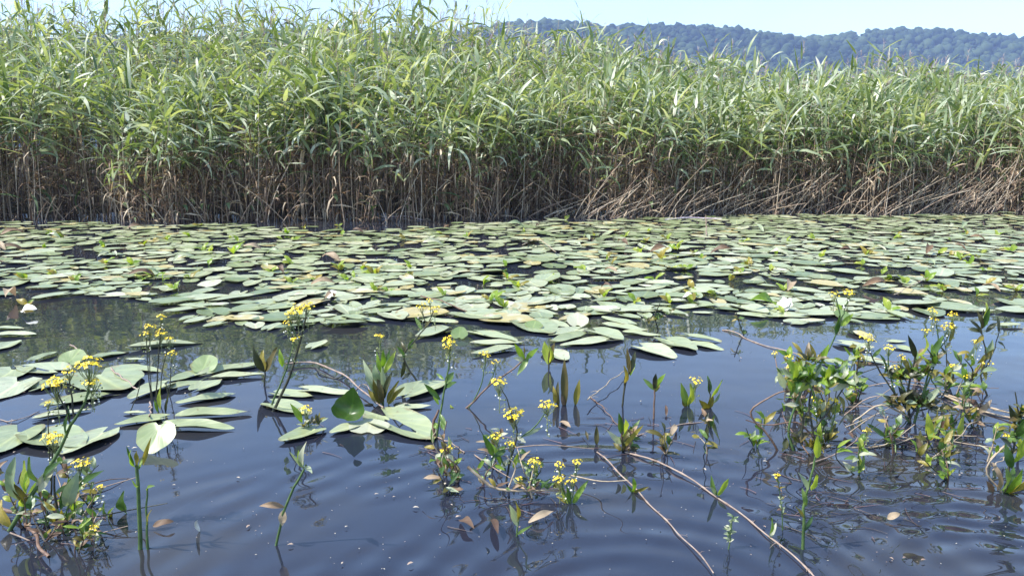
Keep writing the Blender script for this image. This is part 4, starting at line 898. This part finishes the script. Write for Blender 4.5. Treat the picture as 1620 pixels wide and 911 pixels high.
p.leaf(1490, 722, 1491, 690, 14, G_, tint=.2).leaf(1490, 722, 1505, 700, 6, Pl).leaf(1488, 724, 1482, 704, 6, D_)
p = Plant('water_plant', 'pair of upright leaves, one green one pale, left of right-edge bush', WP, 1510, 690)
p.leaf(1507, 690, 1505, 652, 8, G_).leaf(1516, 690, 1524, 652, 13, Bt, tint=.9).leaf(1512, 692, 1500, 670, 6, O_).stem([(1507, 694), (1506, 672)], 1.6, 1.2, 'stem_dark')
p = Plant('water_plant', 'brown-green bushy plant cut by the right edge low down', WP, 1594, 778)
p.stem([(1590, 782), (1600, 720), (1612, 670), (1606, 620)], 2.6, 1.2, 'stem_dark').stem([(1586, 780), (1560, 740), (1600, 695)], 2, 1.2, 'stem_tan')
for a in ((1578, 776, 1570, 732, 14, X_), (1582, 776, 1590, 738, 16, G_), (1588, 778, 1604, 738, 14, G_), (1594, 780, 1624, 756, 16, O_), (1590, 780, 1618, 740, 13, Bt), (1600, 740, 1590, 700, 13, G_), (1604, 730, 1620, 690, 14, Bt), (1600, 715, 1580, 690, 10, D_), (1610, 690, 1622, 660, 12, G_), (1572, 778, 1560, 760, 9, X_), (1606, 670, 1596, 640, 9, D_), (1600, 782, 1630, 775, 13, O_)): p.leaf(*a)
p.along([(1590, 700), (1606, 680), (1615, 650)], 26, (14, 32), (6, 11), [G_, D_, O_], .4)
p = Plant('water_plant', 'green leafy stem rising from the bottom edge right of centre', WP, 1270, 868)
p.stem([(1270, 872), (1272, 805), (1284, 750), (1293, 712)], 3.4, 1.6).leaf(1284, 775, 1293, 750, 13, Bt).leaf(1278, 776, 1262, 746, 8, Pl).leaf(1293, 724, 1293, 688, 11, Bt).leaf(1275, 800, 1268, 770, 8, G_).leaf(1272, 840, 1286, 815, 7, G_).leaf(1274, 820, 1258, 800, 7, O_)
p = Plant('water_plant', 'feathery pale flower spike left of the leafy stem', WP, 1238, 838)
p.stem([(1238, 842), (1236, 800), (1230, 752)], 1.2, .7).along([(1238, 820), (1236, 790), (1231, 755)], 34, (5, 12), (2, 4), [Pl, Pl, O_, X_], .4).flower(1229, 752, 9, pods=False)
p = Plant('water_plant', 'pair of small green blades at the bottom edge right of centre', WP, 1217, 850)
p.leaf(1216, 850, 1221, 818, 12, G_).leaf(1219, 850, 1228, 826, 6, Pl)
p = Plant('water_plant', 'feathery grey-green waterweed tip beside the right floating stem', WP, 1152, 868)
p.stem([(1152, 870), (1156, 840), (1160, 815)], 1.5, .9).along([(1152, 862), (1155, 840), (1160, 818)], 40, (6, 14), (2, 4), [Pl, G_, Pl], .4)
p = Plant('water_plant', 'dark spray of small leaves floating beyond the centre-right open water', WP, 1176, 530)
p.stem([(1215, 590), (1192, 550), (1176, 530), (1165, 495)], 1.6, 1, 'stem_dark').along([(1200, 565), (1180, 535), (1168, 505)], 22, (6, 16), (3, 6), [D_, O_, G_, D_], .5)
p = Plant('water_plant', 'small dark leafy spray behind the fan of pads', WP, 1040, 522)
p.stem([(1042, 524), (1036, 500), (1044, 480)], 1.5, .9, 'stem_dark').along([(1015, 510), (1040, 505), (1060, 495)], 26, (6, 16), (3, 7), [D_, O_, Pl, G_], .5).flower(1050, 527, 10)

def small_plant(px, py, h, label, group, mats, n=(7, 13), fl=0.0):
    p = Plant('water_plant', label, WP, px, py, group)
    for k in range(random.choice([2, 3, 3])):
        tx, ty = px + random.gauss(0, 0.35) * h, py - h * random.uniform(0.6, 1.05)
        pts = [(px + random.uniform(-3, 3), py + 3), ((px + tx) / 2 + random.gauss(0, .12) * h, (py + ty) / 2, random.gauss(0, .02)), (tx, ty, random.gauss(0, .05))]
        p.stem(pts, random.uniform(1.3, 2.0), .8, random.choice(['stem_green', 'stem_dark', 'stem_brown', 'stem_tan']))
        p.along(pts, random.randint(*n) // 2 + 1, (12, 30), (5, 10), mats, .6)
        if random.random() < fl: p.flower(tx, ty - 2, random.uniform(9, 15))
GR = 'small plants of the right-hand tangle'
for k in range(25):
    px, py = (random.gauss(1290, 60), random.uniform(590, 735)) if k % 2 else (random.gauss(1470, 80), random.uniform(585, 770))
    small_plant(min(px, 1612), py, random.uniform(28, 75), 'thin leafy water plant tangled among the right-hand cress clumps', GR, [Bt, Bt, Bt, G_, O_, Pl] if k % 3 else [O_, O_, G_, X_, Bt], fl=.22)
for k in range(8):
    small_plant(random.gauss(765, 55), random.uniform(670, 790), random.uniform(30, 70), 'thin leafy water plant among the centre cress near the ripples', 'small plants of the centre tangle', [Bt, G_, O_, Pl, X_], (5, 9), .12)
for k in range(12):
    small_plant(random.uniform(-10, 150), random.uniform(770, 880), random.uniform(40, 90), 'leafy water plant crowding the lower left corner', 'small plants of the left corner', [Bt, G_, Pl, O_, X_], (6, 12), .1)
for k in range(5):
    small_plant(random.uniform(985, 1150), random.uniform(668, 720), random.uniform(15, 34), 'tiny half-sunken water plant right of centre', 'half-sunken plants right of centre', [O_, D_, X_, G_], (4, 6))
for k in range(40):
    cx, cy, sx, sy = random.choice([(1300, 690, 70, 30), (1470, 690, 80, 40), (1500, 640, 70, 30), (780, 745, 60, 30), (80, 820, 60, 25), (1390, 660, 60, 40)])
    a = W(random.gauss(cx, sx), random.gauss(cy, sy), random.uniform(-.004, .02)); an = random.gauss(0.2, 0.8); L = random.uniform(0.12, 0.42)
    b = a + np.array([math.cos(an) * L, math.sin(an) * L, random.uniform(-0.01, 0.10)]); mid = (a + b) / 2 + np.random.default_rng(k).normal(0, .02, 3)
    ln = smooth_line([a, mid, b]); gg = Geo(); v, q, l = tubes(ln, np.linspace(0.0024, 0.0011, len(ln)), 5); gg.add(v, q, None, l)
    tag(gg.build('twig', M[random.choice(['stem_tan', 'stem_tan', 'stem_brown', 'stem_dark', 'stem_pink'])], None, a), 'thin dry plant twig caught in the water plant tangles', 'twig', 'dry twigs in the water plant tangles')

# ------------------------------------------------------------------ floating stems, straw, flower, fallen leaves
def floating(name, label, cat, pts, r, mat, z=0.008, taper=0.7):
    P = [W(a, b, z) for a, b in pts]; ln = smooth_line(P); s = mpp(P[len(P) // 2])
    t0 = np.linspace(0, 1, len(ln)); m = max(len(ln), int(np.linalg.norm(ln[-1] - ln[0]) / 0.012)); t1 = np.linspace(0, 1, m)
    ln = np.stack([np.interp(t1, t0, ln[:, k]) for k in range(3)], -1); ph = random.uniform(0, 6)
    ln[:, 2] += 0.003 * np.sin(t1 * 9 + ph) - 0.0035; ln[:, 0] += 0.003 * np.sin(t1 * 23 + ph); ln[:, 1] += 0.004 * np.sin(t1 * 17 + ph * 2)
    node = np.exp(-(((np.arange(m) % 9) - 4) / 0.9) ** 2)
    rr = np.linspace(r, r * taper, m) * s * 0.42 * (1 + (0.5 if r < 5 else 0.15) * node)
    v, q, l = tubes(ln, rr, 8); gg = Geo(); gg.add(v, q, None, l)
    for k in range(4, m, 9):
        for j in range(random.choice([0, 1, 2, 3])):
            a = random.uniform(0, 6.28); Lr = random.uniform(0.01, 0.035); e = ln[k] + np.array([math.cos(a), math.sin(a), random.uniform(-0.3, 0.15)]) * Lr
            v, q, l = tubes(np.array([ln[k], (ln[k] + e) / 2 + np.array([0, 0, .003]), e]), [0.0009, 0.0007, 0.0004], 4); gg.add(v, q, None, l)
    return tag(gg.build(name, M[mat], None, ln[0]), label, cat)
FS, ST = 'floating_stem', 'stem'
floating(FS, 'pinkish stem arching over the water to the olive rosette', ST, [(452, 574), (500, 572), (545, 594), (580, 622), (606, 642)], 3.2, 'stem_pink', .02)
floating(FS, 'dark curved stem beneath the pinkish arching stem', ST, [(498, 580), (512, 592), (535, 596), (548, 590)], 2.4, 'stem_dark')
floating(FS, 'left of two long pinkish stems running to the bottom edge', ST, [(945, 712), (985, 752), (1030, 796), (1075, 842), (1130, 905)], 3.0, 'stem_pink')
floating(FS, 'right of two long pinkish stems running to the bottom edge', ST, [(990, 712), (1060, 738), (1130, 780), (1205, 835), (1290, 912)], 3.4, 'stem_pink')
floating(FS, 'straight straw-coloured stem slanting up to the forked shoot', ST, [(928, 632), (955, 610), (988, 585)], 2.2, 'stem_tan', .03)
floating(FS, 'short dark stem running down from the straw to the bushy shoot', ST, [(934, 625), (955, 645), (980, 672)], 2.0, 'stem_brown')
floating(FS, 'pink stem floating in the open water left of right cress', ST, [(1143, 520), (1165, 526), (1195, 540), (1262, 560)], 2.4, 'stem_pink')
floating('dead_stalk', 'thick tan dead stalk floating to the right edge, upper one', 'dead stalk', [(1478, 617), (1530, 632), (1580, 648), (1660, 662)], 4.2, 'stem_tan', .015)
floating('dead_stalk', 'thick tan dead stalk floating to the right edge, lower one', 'dead stalk', [(1490, 624), (1540, 642), (1600, 660), (1660, 674)], 3.6, 'stem_tan', .012)
floating('root', 'thick brown root in the lower left corner', 'root', [(0, 800), (30, 812), (52, 840), (75, 880)], 8, 'stem_brown', .02)
floating('root', 'dark rotten root under the cress in lower left corner', 'root', [(-10, 860), (40, 850), (90, 842), (130, 845)], 7, 'stem_dark', .0)
floating(FS, 'short reddish stem left of the wide green pad', ST, [(112, 543), (126, 556), (137, 570)], 2.6, 'stem_pink', .02)
floating(FS, 'bent reddish stem under the slim left pads', ST, [(176, 580), (184, 590), (200, 600), (218, 615)], 3.2, 'stem_pink', .02)
floating(FS, 'reddish stub below the pointed left pad', ST, [(237, 634), (239, 645), (236, 656)], 3, 'stem_pink', .02)
floating(FS, 'pink stem trailing left from the corner pads', ST, [(0, 662), (25, 664), (62, 648)], 2, 'stem_pink')
floating(FS, 'brown stick across the pads behind the centre flowers', ST, [(666, 467), (700, 476), (738, 491)], 2.6, 'stem_brown', .04)
floating(FS, 'pink root fibre right of the brown knob', ST, [(690, 688), (712, 698), (734, 712)], 2.2, 'stem_pink')
floating(FS, 'thin pink stem behind the rosette', ST, [(555, 625), (572, 606), (590, 622), (606, 645)], 1.6, 'stem_pink')
floating(FS, 'pale bent straw under the right-hand leaf shoots', ST, [(1375, 708), (1420, 698), (1470, 690), (1530, 700), (1590, 706)], 2, 'stem_tan')
floating(FS, 'slanting pale straw rising past the round-leaved sprout', ST, [(1456, 738), (1490, 710), (1530, 676), (1552, 658)], 1.8, 'stem_tan', .03)
floating(FS, 'pink underwater stem below the slim right-centre shoots', ST, [(1005, 690), (1030, 680), (1075, 672), (1130, 662)], 2.2, 'stem_pink', .003)
floating(FS, 'curved straw ending at the right-edge bush', ST, [(1570, 740), (1590, 722), (1625, 700)], 2, 'stem_tan', .03)
floating('dead_stalk', 'bleached lilac stalk lying at the reed foot, left one', 'dead stalk', [(452, 320), (500, 318), (556, 322)], 2.2, 'stem_lilac', .02)
floating('dead_stalk', 'bleached lilac stalk lying on the water left of centre', 'dead stalk', [(604, 343), (640, 342), (668, 347)], 2.2, 'stem_lilac', .02)
floating('dead_stalk', 'bleached lilac stalk at the reed foot right of centre, nearer one', 'dead stalk', [(1052, 347), (1095, 344), (1142, 346)], 2.4, 'stem_lilac', .02)
floating('dead_stalk', 'bleached lilac stalk at the reed foot right of centre, farther one', 'dead stalk', [(1085, 335), (1130, 332), (1185, 329)], 2.2, 'stem_lilac', .03)
floating(FS, 'tan twig lying across the mat right of the white flower', ST, [(1415, 465), (1440, 452), (1468, 438)], 1.6, 'stem_tan', .05)
floating(FS, 'long tan twig on the far pads right of centre', ST, [(825, 388), (850, 378), (880, 398)], 1.6, 'stem_tan', .05)
floating(FS, 'upright pink stalk standing at the reed foot right of centre', ST, [(1118, 372), (1117, 350), (1116, 335)], 1.8, 'stem_pink', .02)

fo = W(1238, 492); root = empty('white_flower', fo, 'white water-lily flower lying on the mat at right', 'flower')
s = mpp(fo)
for k in range(12):                      # two whorls of petals round a tilted cup that opens to the left and towards the viewer
    a = k * 2 * math.pi / 6 + (0.5 if k >= 6 else 0); axis = nrm(np.array([-0.55, -0.60, 0.60])); u = nrm(np.cross(axis, [0, 0, 1])); w = np.cross(u, axis)
    c0 = fo + np.array([0.015, 0.0, 0.042]); d = u * math.cos(a) + w * math.sin(a)
    L = 0.052 if k < 6 else 0.042; op = 0.18 if k < 6 else 0.55
    Bp = c0 + d * L * math.cos(op) + axis * L * math.sin(op); Bp[2] = max(Bp[2], 0.006)
    simple_leaf('petal', None, None, c0, Bp, 0.044, 'petal_white', arch=-0.12, normal=tuple(axis), fold=0.12, parent=root, origin=fo, wave=.02)
simple_leaf('folded_leaf', 'bright green folded leaf left of the white flower', 'leaf', W(1226, 482, .02), W(1186, 480, .05) + np.array([0, 0, .02]), 0.075, 'leaf_bright', arch=.12, fold=.6, tint=.3)
simple_leaf('petal', 'white petal floating on the pads left of centre', 'petal', W(518, 471, .02), W(532, 460, .06), 0.05, 'petal_white')
simple_leaf('petal', 'white petal on the far edge of the left gap', 'petal', W(34, 492, .02), W(58, 488, .04), 0.06, 'petal_white')
simple_leaf('petal', 'white petal on the pads left of the white flower', 'petal', W(1078, 474, .02), W(1096, 465, .07), 0.05, 'petal_white')
simple_leaf('petal', 'pink-white petal tip at the bottom left of centre', 'petal', W(316, 840, .0), W(312, 822, .05), 0.012, 'petal_white')
simple_leaf('dead_leaf', 'pale brown dead leaf floating at the bottom centre', 'dead leaf', W(836, 826, .008), W(876, 808, .016), 0.02, 'leaf_dead', tint=.95)
simple_leaf('dead_leaf', 'reddish brown dead leaf floating at the bottom left', 'dead leaf', W(242, 832, .008), W(275, 824, .016), 0.02, 'leaf_dead', tint=.2)
simple_leaf('dead_leaf', 'purple-brown dead leaf at the bottom left of the pale bud', 'dead leaf', W(728, 822, .006), W(750, 835, .02), 0.025, 'leaf_dead', tint=.1)
simple_leaf('dead_leaf', 'dark red dead leaf at the bottom beside the pale bud', 'dead leaf', W(778, 822, .006), W(788, 845, .02), 0.02, 'leaf_dead', tint=.0)
simple_leaf('dead_leaf', 'pale dead leaf floating between the floating stem and dark leaves', 'dead leaf', W(885, 668, .006), W(903, 676, .012), 0.022, 'leaf_dead', tint=.8)
simple_leaf('dead_leaf', 'pale dead leaf under the single-flowered cress', 'dead leaf', W(1060, 690, .006), W(1070, 672, .012), 0.02, 'leaf_dead', tint=.9)
simple_leaf('dead_leaf', 'yellow dead leaf at the bottom right ripples', 'dead leaf', W(1404, 820, .006), W(1424, 812, .02), 0.02, 'leaf_dead', tint=.9)
simple_leaf('dead_leaf', 'red leaf floating below the right cress clump', 'dead leaf', W(1336, 686, .006), W(1350, 692, .012), 0.025, 'leaf_dead', tint=.1)
simple_leaf('dead_leaf', 'dark red spike leaf left of the single-flowered cress', 'dead leaf', W(1054, 658, .0), W(1053, 640, .03), 0.012, 'leaf_dead', tint=.0)

# specks, shed petals and waterweed nobody could count
g = Geo(); rd = np.random.default_rng(3)
for k in range(520):
    px, py = rd.uniform(-40, 1660), 560 + 340 * rd.uniform(0, 1)
    if 760 < px < 1600 and rd.uniform() < 0.0: continue
    p0 = W(px, py, 0.004 + 0.002 * rd.uniform()); a = rd.uniform(0, 6.28); L = rd.uniform(0.002, 0.006) if k % 9 else rd.uniform(0.008, 0.018)
    v, q, l = leaf_ab(p0, p0 + np.array([math.cos(a), math.sin(a), 0.05]) * L, L * 0.5, 0.1, (0, 0, 1), S=3, cols=3, tint=rd.uniform(0.2, 1)); g.add(v, q, None, l)
tag(g.build('floating_debris', M['debris']), 'tiny pale specks and shed bits drifting on the open water', 'debris', kind='stuff')
g = Geo()
for (cx, cy, rx, ry, n) in ((1340, 700, 150, 45, 60), (1000, 680, 130, 40, 36), (1480, 690, 130, 40, 40), (720, 700, 60, 25, 18), (90, 840, 90, 30, 22), (800, 790, 90, 30, 26), (1300, 800, 80, 50, 20), (500, 690, 60, 20, 10), (1420, 800, 160, 40, 18)):
    for k in range(n):
        px, py = rd.normal(cx, rx * 0.5), rd.normal(cy, ry * 0.5); p0 = W(px, py, 0.0025); a = rd.uniform(0, 6.28); L = rd.uniform(0.03, 0.14); b = rd.normal(0, 0.4); L *= 0.8
        pts = [p0]
        for m_ in range(5):
            a += b * 0.3; pts.append(pts[-1] + np.array([math.cos(a), math.sin(a), 0]) * L / 5)
        v, q, l = tubes(np.array(pts), np.linspace(0.0012, 0.0005, 6), 4, rd.uniform(0, 1)); g.add(v, q, None, l)
tag(g.build('waterweed', M['weed']), 'thin reddish waterweed threads just at the water surface', 'waterweed', kind='stuff')
